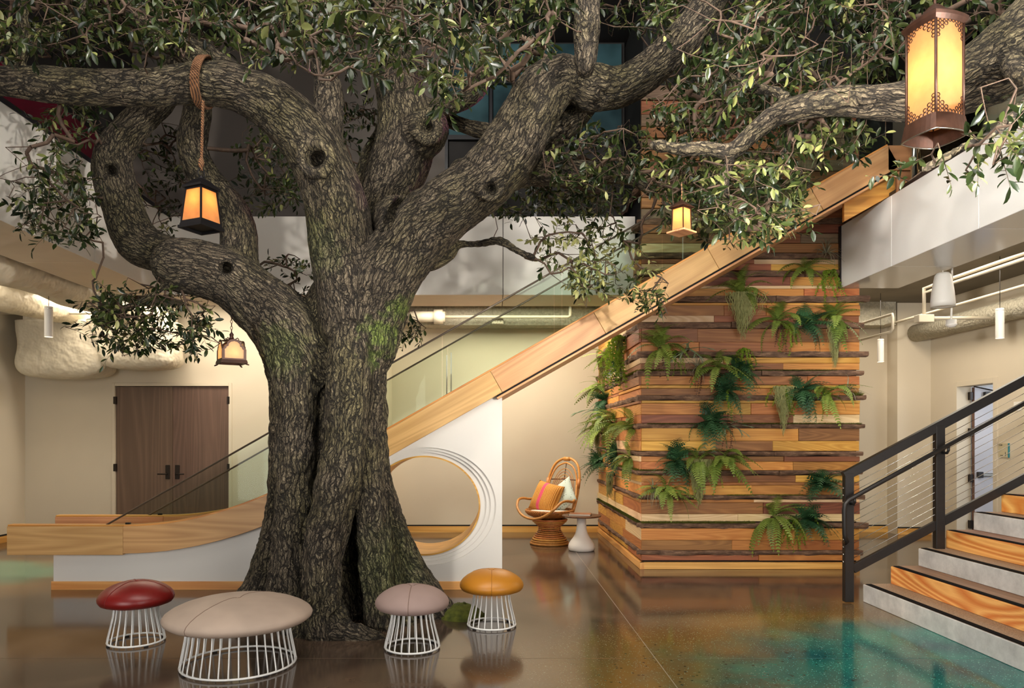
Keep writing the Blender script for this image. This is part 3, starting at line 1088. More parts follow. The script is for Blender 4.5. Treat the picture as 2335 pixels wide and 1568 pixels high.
# ================================================================== the big tree
def bark_mat(name, moss=True):
    m, nt, b = new_mat(name)
    at_ = nd(nt, 'ShaderNodeAttribute', attribute_name='bark')
    v0 = at_.outputs['Vector']
    def warp(v, sc, det, amt):
        w_ = nd(nt, 'ShaderNodeTexNoise', {'Vector': v, 'Scale': sc, 'Detail': det})
        w_ = nd(nt, 'ShaderNodeVectorMath', {0: w_.outputs['Color'], 1: (0.5, 0.5, 0.5)}, operation='SUBTRACT')
        w_ = nd(nt, 'ShaderNodeVectorMath', {0: w_.outputs[0], 'Scale': amt}, operation='SCALE')
        return nd(nt, 'ShaderNodeVectorMath', {0: v, 1: w_.outputs[0]}, operation='ADD').outputs[0]
    v1 = warp(warp(v0, 5.0, 1.0, 0.09), 30.0, 2.0, 0.030)

    def cracks(sc, along, width, rndm=1.0):
        mp_ = nd(nt, 'ShaderNodeMapping', {'Vector': v1, 'Scale': (1, 1, along)})
        vo = nd(nt, 'ShaderNodeTexVoronoi', {'Vector': mp_.outputs[0], 'Scale': sc, 'Randomness': rndm}, feature='DISTANCE_TO_EDGE')
        return nd(nt, 'ShaderNodeMapRange', {'Value': vo.outputs['Distance'], 'From Min': 0.0, 'From Max': width}, interpolation_type='SMOOTHSTEP').outputs[0]
    e1 = cracks(36.0, 0.15, 0.17)
    e2 = cracks(84.0, 0.22, 0.20)
    mp2 = nd(nt, 'ShaderNodeMapping', {'Vector': v1, 'Scale': (1, 1, 0.25)})
    fn = nd(nt, 'ShaderNodeTexNoise', {'Vector': mp2.outputs[0], 'Scale': 110.0, 'Detail': 3.0, 'Roughness': 0.7})
    h = mth(nt, 'ADD', mth(nt, 'MULTIPLY', e1, 0.46), mth(nt, 'MULTIPLY', e2, 0.24))
    h = mth(nt, 'ADD', h, mth(nt, 'MULTIPLY', fn.outputs[0], 0.36))
    tc = nd(nt, 'ShaderNodeTexCoord')
    P = tc.outputs['Object']
    big = nd(nt, 'ShaderNodeTexNoise', {'Vector': P, 'Scale': 2.3, 'Detail': 3.0})
    plate = ramp(nt, h, [(0.12, lin(17, 14, 12)), (0.45, lin(46, 40, 33)), (0.8, lin(90, 80, 66)), (1.0, lin(142, 129, 107))])
    olive = ramp(nt, h, [(0.12, lin(17, 15, 11)), (0.45, lin(46, 42, 29)), (0.8, lin(92, 85, 58)), (1.0, lin(144, 134, 94))])
    mask = nd(nt, 'ShaderNodeMapRange', {'Value': big.outputs[0], 'From Min': 0.42, 'From Max': 0.68}).outputs[0]
    c = mixc(nt, mth(nt, 'MULTIPLY', mask, 0.75), plate, olive)
    if moss:
        def patch(px, py, Y, rad, seed):
            q = at(px, py, Y)
            dd = nd(nt, 'ShaderNodeVectorMath', {0: P, 1: tuple(q)}, operation='DISTANCE')
            ns = nd(nt, 'ShaderNodeTexNoise', {'Vector': P, 'Scale': 14.0, 'Detail': 2.0})
            dv = mth(nt, 'ADD', dd.outputs['Value'], mth(nt, 'MULTIPLY', mth(nt, 'SUBTRACT', ns.outputs[0], 0.5), 0.42))
            return nd(nt, 'ShaderNodeMapRange', {'Value': dv, 'From Min': rad, 'From Max': rad * 0.35}).outputs[0]
        green = ramp(nt, h, [(0.1, lin(24, 28, 13)), (0.6, lin(74, 86, 40)), (1.0, lin(132, 146, 74))])
        mk = mth(nt, 'MAXIMUM', patch(895, 700, 6.0, 0.20, 1), patch(862, 765, 6.0, 0.22, 2))
        mk = mth(nt, 'MAXIMUM', mk, patch(835, 820, 5.95, 0.14, 2))
        mk = mth(nt, 'MAXIMUM', mk, mth(nt, 'MULTIPLY', patch(640, 800, 6.0, 0.28, 3), 0.45))
        mk = mth(nt, 'MAXIMUM', mk, mth(nt, 'MULTIPLY', patch(720, 560, 5.8, 0.3, 3), 0.3))
        mk = mth(nt, 'MAXIMUM', mk, mth(nt, 'MULTIPLY', patch(900, 1290, 6.0, 0.5, 3), 0.35))
        c = mixc(nt, mk, c, green)
    nt.links.new(c, b.inputs['Base Color'])
    b.inputs['Roughness'].default_value = 0.8
    b.inputs['Specular IOR Level'].default_value = 0.3
    bump(nt, b, h, 1.0, 0.022)
    return m


bark_mat('bark')


def catmull(pts, sub=3):
    pts = np.array(pts, float)
    n = len(pts)
    out = []
    for i in range(n - 1):
        p0, p1, p2, p3 = pts[max(i - 1, 0)], pts[i], pts[i + 1], pts[min(i + 2, n - 1)]
        for k in range(sub):
            t = k / sub
            out.append(0.5 * ((2 * p1) + (-p0 + p2) * t + (2 * p0 - 5 * p1 + 4 * p2 - p3) * t * t + (-p0 + 3 * p1 - 3 * p2 + p3) * t ** 3))
    out.append(pts[-1])
    return np.array(out)


def limb_px(spec, sub=3):
    """[(x px, y px, depth, width px)] -> [x, y, z, r]"""
    a = []
    for (x, y, Y, w_) in spec:
        p = at(x, y, Y)
        a.append((p.x, p.y, p.z, 0.465 * w_ * Y / F))
    return catmull(a, sub)


LIMBS = [
    # trunk strands
    ([(770, 1440, 6.5, 240), (760, 1330, 6.5, 205), (750, 1200, 6.5, 190), (748, 1040, 6.5, 180), (750, 900, 6.48, 180), (762, 780, 6.45, 180), (785, 690, 6.4, 165)], 0.06),
    ([(560, 1430, 6.35, 100), (605, 1330, 6.35, 88), (634, 1230, 6.32, 84), (654, 1120, 6.3, 80), (664, 1010, 6.3, 84), (668, 900, 6.3, 92), (662, 810, 6.32, 100), (652, 760, 6.3, 100)], 0.045),
    ([(648, 1430, 6.0, 110), (662, 1330, 6.02, 92), (668, 1220, 6.03, 84), (668, 1110, 6.05, 84), (674, 1000, 6.1, 90), (676, 890, 6.1, 98), (670, 800, 6.15, 100)], 0.03),
    ([(745, 1468, 5.68, 108), (738, 1400, 5.70, 94), (735, 1310, 5.72, 82), (748, 1220, 5.76, 88), (766, 1130, 5.78, 94), (780, 1030, 5.83, 98), (790, 930, 5.88, 98), (798, 830, 5.94, 96), (802, 730, 6.05, 92)], 0.03),
    ([(870, 1470, 5.60, 44), (820, 1458, 5.62, 62), (765, 1430, 5.68, 88), (740, 1370, 5.74, 80)], 0.04),
    ([(655, 1474, 5.75, 60), (692, 1448, 5.74, 84), (725, 1400, 5.75, 80)], 0.04),
    ([(878, 1440, 5.9, 74), (866, 1370, 5.95, 66), (857, 1280, 5.98, 68), (844, 1180, 6.0, 76), (831, 1080, 6.04, 82), (829, 970, 6.08, 84), (830, 870, 6.08, 88), (840, 770, 6.1, 100)], 0.035),
    ([(1030, 1428, 6.3, 64), (970, 1365, 6.32, 76), (925, 1290, 6.34, 74), (888, 1200, 6.32, 66), (864, 1100, 6.3, 58), (850, 1000, 6.3, 58), (850, 900, 6.3, 60)], 0.045),
    ([(925, 1440, 6.05, 62), (900, 1370, 6.1, 62), (880, 1290, 6.12, 54), (864, 1200, 6.1, 54)], 0.035),
    ([(640, 1440, 6.85, 140), (700, 1250, 6.85, 165), (728, 1000, 6.75, 175), (762, 780, 6.65, 180)], 0.07),
    ([(940, 1440, 6.75, 140), (850, 1280, 6.75, 135), (805, 1050, 6.65, 140), (805, 800, 6.55, 150)], 0.07),
    # main limbs
    ([(700, 830, 6.25, 150), (650, 745, 6.22, 142), (592, 688, 6.2, 128), (520, 632, 6.15, 116), (455, 610, 6.1, 114), (405, 602, 6.08, 108)], 0.08),
    ([(440, 592, 6.15, 80), (370, 578, 6.2, 84), (312, 545, 6.25, 92), (284, 480, 6.3, 84), (264, 415, 6.3, 82), (258, 355, 6.35, 76), (288, 305, 6.4, 70), (338, 256, 6.5, 62), (375, 215, 6.6, 55), (390, 150, 6.7, 45)], 0.05),
    ([(560, 660, 6.3, 90), (546, 590, 6.32, 78), (545, 535, 6.35, 74), (528, 475, 6.4, 70), (490, 430, 6.5, 62), (450, 375, 6.6, 60), (440, 320, 6.65, 58), (450, 260, 6.7, 54), (445, 190, 6.7, 46)], 0.06),
    ([(800, 740, 6.1, 130), (792, 660, 6.05, 136), (782, 580, 6.0, 140), (772, 505, 5.9, 140), (750, 420, 5.8, 134), (715, 342, 5.7, 122), (665, 277, 5.6, 112), (600, 227, 5.5, 100), (530, 199, 5.4, 90), (460, 190, 5.35, 86), (380, 196, 5.3, 74), (250, 202, 5.2, 68), (120, 194, 5.1, 66), (20, 185, 5.0, 58), (-80, 170, 4.9, 50)], 0.06),
    ([(530, 190, 5.45, 76), (462, 135, 5.5, 64), (390, 85, 5.55, 54), (320, 35, 5.6, 46), (270, -30, 5.7, 40)], 0.07),
    ([(728, 370, 5.78, 80), (748, 280, 5.85, 62), (747, 195, 5.9, 50), (727, 110, 5.95, 46), (700, 40, 6.0, 44), (690, -40, 6.0, 40)], 0.07),
    ([(815, 740, 6.4, 150), (835, 630, 6.5, 140), (860, 515, 6.55, 130), (893, 415, 6.6, 132), (923, 335, 6.6, 128), (920, 250, 6.6, 112), (905, 170, 6.6, 100), (898, 90, 6.6, 86), (895, 0, 6.6, 72), (895, -60, 6.6, 65)], 0.06),
    ([(935, 320, 6.55, 90), (968, 305, 6.45, 92), (985, 285, 6.4, 70)], 0.05),
    ([(805, 500, 6.9, 66), (840, 395, 7.0, 56), (872, 325, 7.1, 50), (900, 255, 7.2, 45)], 0.05),
    ([(930, 240, 6.6, 60), (985, 246, 6.65, 42), (1040, 236, 6.7, 38), (1085, 206, 6.7, 38), (1101, 160, 6.7, 36), (1095, 90, 6.7, 32)], 0.04),
    ([(950, 255, 6.8, 40), (1010, 270, 6.9, 32), (1060, 290, 6.9, 32), (1125, 303, 6.9, 30)], 0.04),
    ([(840, 790, 6.15, 130), (858, 690, 6.1, 146), (900, 600, 6.0, 150), (965, 518, 5.95, 142), (1040, 458, 5.9, 130), (1105, 410, 5.85, 128), (1160, 348, 5.8, 130), (1202, 275, 5.75, 122), (1240, 208, 5.7, 112), (1290, 178, 5.7, 92), (1350, 196, 5.65, 74), (1402, 204, 5.6, 74), (1462, 174, 5.55, 72), (1530, 114, 5.5, 68), (1590, 45, 5.45, 64), (1640, -30, 5.4, 60)], 0.06),
    ([(1180, 350, 5.95, 90), (1240, 312, 6.0, 76), (1300, 267, 6.0, 68), (1340, 226, 5.9, 58), (1356, 196, 5.7, 50)], 0.05),
    ([(1342, -60, 5.2, 64), (1338, 50, 5.2, 58), (1336, 110, 5.2, 46), (1334, 158, 5.2, 42)], 0.03),
    ([(1140, 388, 5.95, 100), (1215, 386, 6.0, 64), (1270, 393, 6.0, 52), (1340, 395, 6.0, 46), (1400, 398, 6.05, 32), (1450, 412, 6.1, 22), (1490, 440, 6.1, 14)], 0.06),
    ([(900, 625, 6.5, 60), (960, 600, 6.45, 46), (990, 590, 6.4, 46), (1018, 574, 6.4, 40), (1043, 557, 6.4, 20), (1090, 556, 6.4, 15), (1140, 550, 6.4, 17), (1180, 572, 6.4, 15), (1215, 586, 6.35, 12)], 0.02),
    ([(430, 640, 6.05, 40), (380, 650, 6.0, 16), (320, 690, 5.95, 14), (250, 712, 5.9, 12)], 0.02),
    ([(25, 190, 5.0, 34), (50, 125, 5.0, 19), (56, 60, 5.0, 16), (50, -40, 5.0, 13)], 0.03),
    ([(52, 120, 5.0, 15), (85, 82, 5.0, 15), (150, 50, 5.0, 14), (185, 25, 5.0, 13), (220, -20, 5.0, 12)], 0.02),
]


def sdf_build(limbs, voxel, carve=(), tori=(), balls=()):
    chains = [(limb_px(sp), k) for sp, k in limbs]
    lo = np.min([c[:, :3].min(0) - c[:, 3].max() - 0.12 for c, _ in chains], 0)
    hi = np.max([c[:, :3].max(0) + c[:, 3].max() + 0.12 for c, _ in chains], 0)
    dims = np.ceil((hi - lo) / voxel).astype(int) + 1
    D = np.full(dims, 0.5, np.float32)
    ax = [lo[i] + voxel * np.arange(dims[i], dtype=np.float32) for i in range(3)]

    def sub(a, b, pad):
        i0 = np.maximum(((np.minimum(a, b) - pad - lo) / voxel).astype(int), 0)
        i1 = np.minimum(((np.maximum(a, b) + pad - lo) / voxel).astype(int) + 2, dims)
        return tuple(slice(p, q) for p, q in zip(i0, i1))

    def grid(sl):
        return ax[0][sl[0]][:, None, None], ax[1][sl[1]][None, :, None], ax[2][sl[2]][None, None, :]

    def smin(a, b, k):
        h = np.clip(0.5 + 0.5 * (b - a) / k, 0, 1)
        return b * (1 - h) + a * h - k * h * (1 - h)
    for c, k in chains:
        for i in range(len(c) - 1):
            a, b = c[i, :3], c[i + 1, :3]
            ra, rb = c[i, 3], c[i + 1, 3]
            sl = sub(a, b, max(ra, rb) + 2 * k + 0.03)
            if any(s.stop <= s.start for s in sl):
                continue
            X, Y, Z = grid(sl)
            ba = (b - a).astype(np.float32)
            L2 = max(float(ba @ ba), 1e-8)
            px, py, pz = X - a[0], Y - a[1], Z - a[2]
            t = np.clip((px * ba[0] + py * ba[1] + pz * ba[2]) / L2, 0, 1)
            d = np.sqrt((px - ba[0] * t) ** 2 + (py - ba[1] * t) ** 2 + (pz - ba[2] * t) ** 2) - (ra + (rb - ra) * t)
            D[sl] = smin(D[sl], d, k)
    for (p, r, k) in balls:
        p = np.array(p)
        sl = sub(p, p, r + 2 * k + 0.03)
        X, Y, Z = grid(sl)
        d = np.sqrt((X - p[0]) ** 2 + (Y - p[1]) ** 2 + (Z - p[2]) ** 2) - r
        D[sl] = smin(D[sl], d, k)
    for (p, nrm, R, r, k) in tori:
        p = np.array(p)
        nrm = np.array(nrm, float)
        nrm /= np.linalg.norm(nrm)
        sl = sub(p, p, R + r + 2 * k + 0.03)
        X, Y, Z = grid(sl)
        qx, qy, qz = X - p[0], Y - p[1], Z - p[2]
        hgt = qx * nrm[0] + qy * nrm[1] + qz * nrm[2]
        rad = np.sqrt(np.maximum(qx ** 2 + qy ** 2 + qz ** 2 - hgt ** 2, 0))
        d = np.sqrt((rad - R) ** 2 + hgt ** 2) - r
        D[sl] = smin(D[sl], d, k)
    for (a, b, ra, rb, k) in carve:
        a, b = np.array(a), np.array(b)
        sl = sub(a, b, max(ra, rb) + 2 * k + 0.03)
        X, Y, Z = grid(sl)
        ba = b - a
        L2 = max(float(ba @ ba), 1e-8)
        px, py, pz = X - a[0], Y - a[1], Z - a[2]
        t = np.clip((px * ba[0] + py * ba[1] + pz * ba[2]) / L2, 0, 1)
        d = np.sqrt((px - ba[0] * t) ** 2 + (py - ba[1] * t) ** 2 + (pz - ba[2] * t) ** 2) - (ra + (rb - ra) * t)
        D[sl] = -smin(-D[sl], d, k)
    # surface nets
    D[0], D[-1], D[:, 0], D[:, -1], D[:, :, -1] = 0.5, 0.5, 0.5, 0.5, 0.5
    ins = D < 0
    cnt = np.zeros(np.array(dims) - 1, np.int8)
    for i in (0, 1):
        for j in (0, 1):
            for k in (0, 1):
                cnt += ins[i:dims[0] - 1 + i, j:dims[1] - 1 + j, k:dims[2] - 1 + k]
    cell = np.argwhere((cnt > 0) & (cnt < 8))
    idx = np.full(cnt.shape, -1, np.int32)
    idx[cell[:, 0], cell[:, 1], cell[:, 2]] = np.arange(len(cell))
    acc = np.zeros((len(cell), 3))
    num = np.zeros(len(cell))
    corners = [(i, j, k) for i in (0, 1) for j in (0, 1) for k in (0, 1)]
    vals = {c: D[cell[:, 0] + c[0], cell[:, 1] + c[1], cell[:, 2] + c[2]] for c in corners}
    for c in corners:
        for axx in range(3):
            if c[axx] == 0:
                e = list(c)
                e[axx] = 1
                e = tuple(e)
                va, vb = vals[c], vals[e]
                cr = (va < 0) != (vb < 0)
                t = np.where(cr, va / np.where(cr, va - vb, 1), 0)
                p = np.array(c, float)[None, :] + np.zeros((len(cell), 3))
                p[:, axx] += t
                acc += np.where(cr[:, None], p, 0)
                num += cr
    V = (cell + acc / np.maximum(num, 1)[:, None]) * voxel + lo
    quads = []
    for axx in range(3):
        o = [a for a in range(3) if a != axx]
        s0 = [slice(1, -1)] * 3
        s1 = [slice(1, -1)] * 3
        s0[axx], s1[axx] = slice(0, -1), slice(1, None)
        A, B = ins[tuple(s0)], ins[tuple(s1)]
        for flip, msk in ((False, A & ~B), (True, ~A & B)):
            e = np.argwhere(msk)
            off = np.ones(3, int)
            off[axx] = 0
            e = e + off
            q = []
            for (da, db) in ((0, 0), (-1, 0), (-1, -1), (0, -1)):
                w_ = e.copy()
                w_[:, o[0]] += da
                w_[:, o[1]] += db
                q.append(idx[w_[:, 0], w_[:, 1], w_[:, 2]])
            q = np.stack(q, 1)
            if flip != (axx == 1):
                q = q[:, ::-1]
            quads.append(q)
    Q = np.concatenate(quads)
    Q = Q[(Q >= 0).all(1)]
    return V, Q, chains


def np_mesh(name, V, Fc, mat, smooth=True, attrs=None):
    me = bpy.data.meshes.new(name)
    n, k = Fc.shape
    me.vertices.add(len(V))
    me.vertices.foreach_set('co', np.asarray(V, np.float32).ravel())
    me.loops.add(n * k)
    me.loops.foreach_set('vertex_index', np.asarray(Fc, np.int32).ravel())
    me.polygons.add(n)
    me.polygons.foreach_set('loop_start', np.arange(0, n * k, k, dtype=np.int32))
    me.polygons.foreach_set('use_smooth', np.full(n, smooth))
    me.update(calc_edges=True)
    me.validate()
    if mat:
        me.materials.append(MATS[mat])
    for an, (tp, dat) in (attrs or {}).items():
        a = me.attributes.new(an, tp, 'POINT')
        a.data.foreach_set('vector' if tp == 'FLOAT_VECTOR' else 'value', np.asarray(dat, np.float32).ravel())
    return me


def vert_normals(V, Q):
    n = np.cross(V[Q[:, 2]] - V[Q[:, 0]], V[Q[:, 3]] - V[Q[:, 1]])
    N_ = np.zeros_like(V)
    for k in range(4):
        for a in range(3):
            N_[:, a] += np.bincount(Q[:, k], n[:, a], len(V))
    return N_ / np.maximum(np.linalg.norm(N_, axis=1, keepdims=True), 1e-9)


def bark_coords(V, chains):
    """position of every vertex in the frame of its limb: across, across, along"""
    best = np.full(len(V), 1e9)
    out = np.zeros((len(V), 3))
    off = 0.0
    for c, _ in chains:
        s = off
        off += 7.3
        nrm = None
        for i in range(len(c) - 1):
            a, b = c[i, :3], c[i + 1, :3]
            ba = b - a
            L = np.linalg.norm(ba)
            if L < 1e-6:
                continue
            t_ = ba / L
            if nrm is None:
                nrm = np.cross(t_, [0.3, 0.9, 0.2])
            nrm = nrm - t_ * (nrm @ t_)
            nrm /= np.linalg.norm(nrm)
            bi = np.cross(t_, nrm)
            R = max(c[i, 3], c[i + 1, 3]) + 0.2
            near = np.where(((V > np.minimum(a, b) - R) & (V < np.maximum(a, b) + R)).all(1))[0]
            if len(near):
                p = V[near] - a
                tt = np.clip(p @ t_ / L, 0, 1)
                q = p - tt[:, None] * ba
                d = np.linalg.norm(q, axis=1) - (c[i, 3] + (c[i + 1, 3] - c[i, 3]) * tt)
                u = d < best[near]
                w_ = near[u]
                best[w_] = d[u]
                pu = p[u]
                out[w_, 0] = pu @ nrm + off * 0.37
                out[w_, 1] = pu @ bi
                out[w_, 2] = pu @ t_ + s
            s += L
    return out


def bark_mesh(name, limbs, voxel, mat, rough=1.0, **kw):
    V, Q, chains = sdf_build(limbs, voxel, **kw)
    B = bark_coords(V, chains)
    N_ = vert_normals(V, Q)
    S1 = B * np.array([16, 16, 4.0])
    S2 = B * np.array([34, 34, 9.0])
    d = 1 - np.abs(vnoise(S1, 3))
    d2 = 1 - np.abs(vnoise(S2, 5))
    lump = vnoise(V * 3.2, 9)
    amp = rough * np.clip((V[:, 2] < 2.6) * 1.0 + 0.65, 0, 1.4)
    disp = (0.020 * (d - 0.55) + 0.012 * (d2 - 0.55)) * amp + 0.014 * lump * rough
    big = 1 - np.abs(vnoise(B * np.array([6.5, 6.5, 1.1]) + vnoise(V * 2.0, 4)[:, None] * 0.5, 13))
    low = np.clip((2.9 - V[:, 2]) / 0.8, 0.25, 1.0)
    disp = disp + 0.045 * (big - 0.6) * low * rough
    keep = V[:, 2] > 0.02
    V = V + N_ * (disp * keep)[:, None]
    me = np_mesh(name, V, Q, mat, True, {'bark': ('FLOAT_VECTOR', B)})
    return me, chains


def W3(x, y, Y):
    return tuple(at(x, y, Y))


TREE0 = at(770, 1420, 6.2)
tree = thing('oak_tree', 'massive gnarled oak tree with fluted grey trunk and spreading limbs in the hall', 'tree', (TREE0.x, TREE0.y, 0))
carves = [
    (W3(806, 1415, 5.72), W3(800, 1260, 5.86), 0.105, 0.10, 0.03),
    (W3(800, 1260, 5.86), W3(796, 1080, 6.0), 0.10, 0.035, 0.03),
    (W3(702, 1400, 5.82), W3(700, 1240, 5.88), 0.045, 0.055, 0.025),
    (W3(700, 1240, 5.88), W3(714, 1050, 5.95), 0.055, 0.055, 0.025),
    (W3(714, 1050, 5.95), W3(732, 920, 5.98), 0.055, 0.06, 0.025),
    (W3(732, 920, 5.98), W3(760, 830, 6.0), 0.06, 0.05, 0.025),
    (W3(760, 830, 6.0), W3(812, 690, 6.02), 0.05, 0.022, 0.025),
    (W3(640, 1400, 6.12), W3(668, 1080, 6.14), 0.03, 0.02, 0.03),
    (W3(885, 1400, 5.95), W3(872, 1250, 6.04), 0.03, 0.015, 0.02),
    (W3(722, 362, 5.44), W3(722, 362, 5.58), 0.080, 0.06, 0.015),
    (W3(252, 388, 6.12), W3(252, 388, 6.25), 0.058, 0.04, 0.012),
    (W3(515, 612, 5.92), W3(517, 612, 6.06), 0.06, 0.045, 0.02),
    (W3(1120, 428, 5.62), W3(1120, 428, 5.72), 0.05, 0.03, 0.02),
    (W3(892, 515, 5.86), W3(922, 468, 6.02), 0.115, 0.085, 0.02),
    (W3(975, 290, 6.16), W3(975, 290, 6.3), 0.05, 0.035, 0.03),
]
tori = [
    (W3(720, 362, 5.50), (0.1, -1, -0.1), 0.112, 0.032, 0.03),
    (W3(252, 388, 6.17), (0.05, -1, -0.1), 0.085, 0.024, 0.025),
    (W3(516, 612, 6.0), (0, -1, 0), 0.078, 0.022, 0.04),
    (W3(1118, 426, 5.66), (0.2, -1, -0.1), 0.09, 0.026, 0.04),
    (W3(938, 490, 5.90), (-0.75, -0.65, 0.1), 0.15, 0.04, 0.04),
    (W3(972, 292, 6.24), (0.3, -1, 0), 0.10, 0.05, 0.05),
]
balls = [(W3(905, 505, 6.12), 0.21, 0.06), (W3(402, 606, 6.05), 0.19, 0.06), (W3(1052, 388, 6.0), 0.09, 0.06), (W3(1350, 200, 5.62), 0.17, 0.06), (W3(978, 592, 6.38), 0.085, 0.02)]
me, CH = bark_mesh('trunk', LIMBS, 0.0145, 'bark', carve=carves, tori=tori, balls=balls)
o = bpy.data.objects.new('trunk', me)
COL.objects.link(o)
o.parent = tree
o.location = -tree.location

LIMB_R = [
    ([(2440, 20, 4.25, 210), (2330, 115, 4.3, 180), (2220, 180, 4.35, 140), (2120, 222, 4.4, 104), (2020, 232, 4.45, 78), (1930, 230, 4.5, 62), (1850, 240, 4.55, 50), (1775, 262, 4.6, 42), (1715, 305, 4.6, 36), (1668, 345, 4.6, 27), (1610, 338, 4.6, 19), (1560, 340, 4.6, 16), (1490, 330, 4.6, 12)], 0.03),
    ([(2300, 140, 4.3, 60), (2345, 190, 3.7, 22), (2335, 235, 3.2, 17), (2280, 290, 2.95, 14), (2200, 335, 2.95, 13), (2110, 385, 3.05, 12)], 0.01),
    ([(1668, 345, 4.6, 20), (1652, 420, 4.7, 15), (1662, 480, 4.8, 13), (1705, 520, 4.9, 12)], 0.01),
    ([(1720, 305, 4.6, 30), (1790, 222, 4.65, 18), (1700, 195, 4.7, 14), (1640, 155, 4.75, 10)], 0.02),
]
R0 = at(2330, 115, 4.3)
tree2 = thing('oak_limb', 'thick dark oak limb reaching in from the upper right behind the large lantern', 'tree limb', tuple(R0))
me, CH2 = bark_mesh('limb', LIMB_R, 0.012, 'bark', rough=0.8)
o = bpy.data.objects.new('limb', me)
COL.objects.link(o)
o.parent = tree2
o.location = -tree2.location


# ------------------------------------------------------------------ foliage
def leaf_mat():
    m, nt, b = new_mat('leaf')
    a = nd(nt, 'ShaderNodeAttribute', attribute_name='tint')
    c = ramp(nt, a.outputs['Fac'], [(0.0, lin(13, 23, 9)), (0.4, lin(28, 41, 17)), (0.72, lin(58, 69, 32)), (0.92, lin(116, 122, 68)), (1.0, lin(150, 150, 94))])
    nt.links.new(c, b.inputs['Base Color'])
    b.inputs['Roughness'].default_value = 0.30
    b.inputs['Specular IOR Level'].default_value = 0.42
    tr = nd(nt, 'ShaderNodeBsdfTranslucent', {0: c})
    mx = nd(nt, 'ShaderNodeMixShader', {0: 0.14, 1: b.outputs[0], 2: tr.outputs[0]})
    nt.links.new(mx.outputs[0], nt.nodes['Material Output'].inputs[0])
    return m


leaf_mat()
plain('twig_bark', lin(78, 60, 47), 0.8, noise=0.25, nscale=30)

# oblong leaf, unit length, folded on its midrib and curling down: 11 points
st = [(0.28, 0.15), (0.56, 0.19), (0.83, 0.12)]
LV = [(0.0, 0.0, 0.0)]
for (t, w_) in st:
    zc = -0.10 * t * t
    LV += [(t, w_, zc + 0.05), (t, 0, zc), (t, -w_, zc + 0.05)]
LV.append((1.0, 0, -0.13))
LV = np.array(LV)
LT = np.array([(0, 2, 1), (0, 3, 2), (1, 2, 5), (1, 5, 4), (2, 3, 6), (2, 6, 5), (4, 5, 8), (4, 8, 7), (5, 6, 9), (5, 9, 8), (7, 8, 10), (8, 9, 10)])


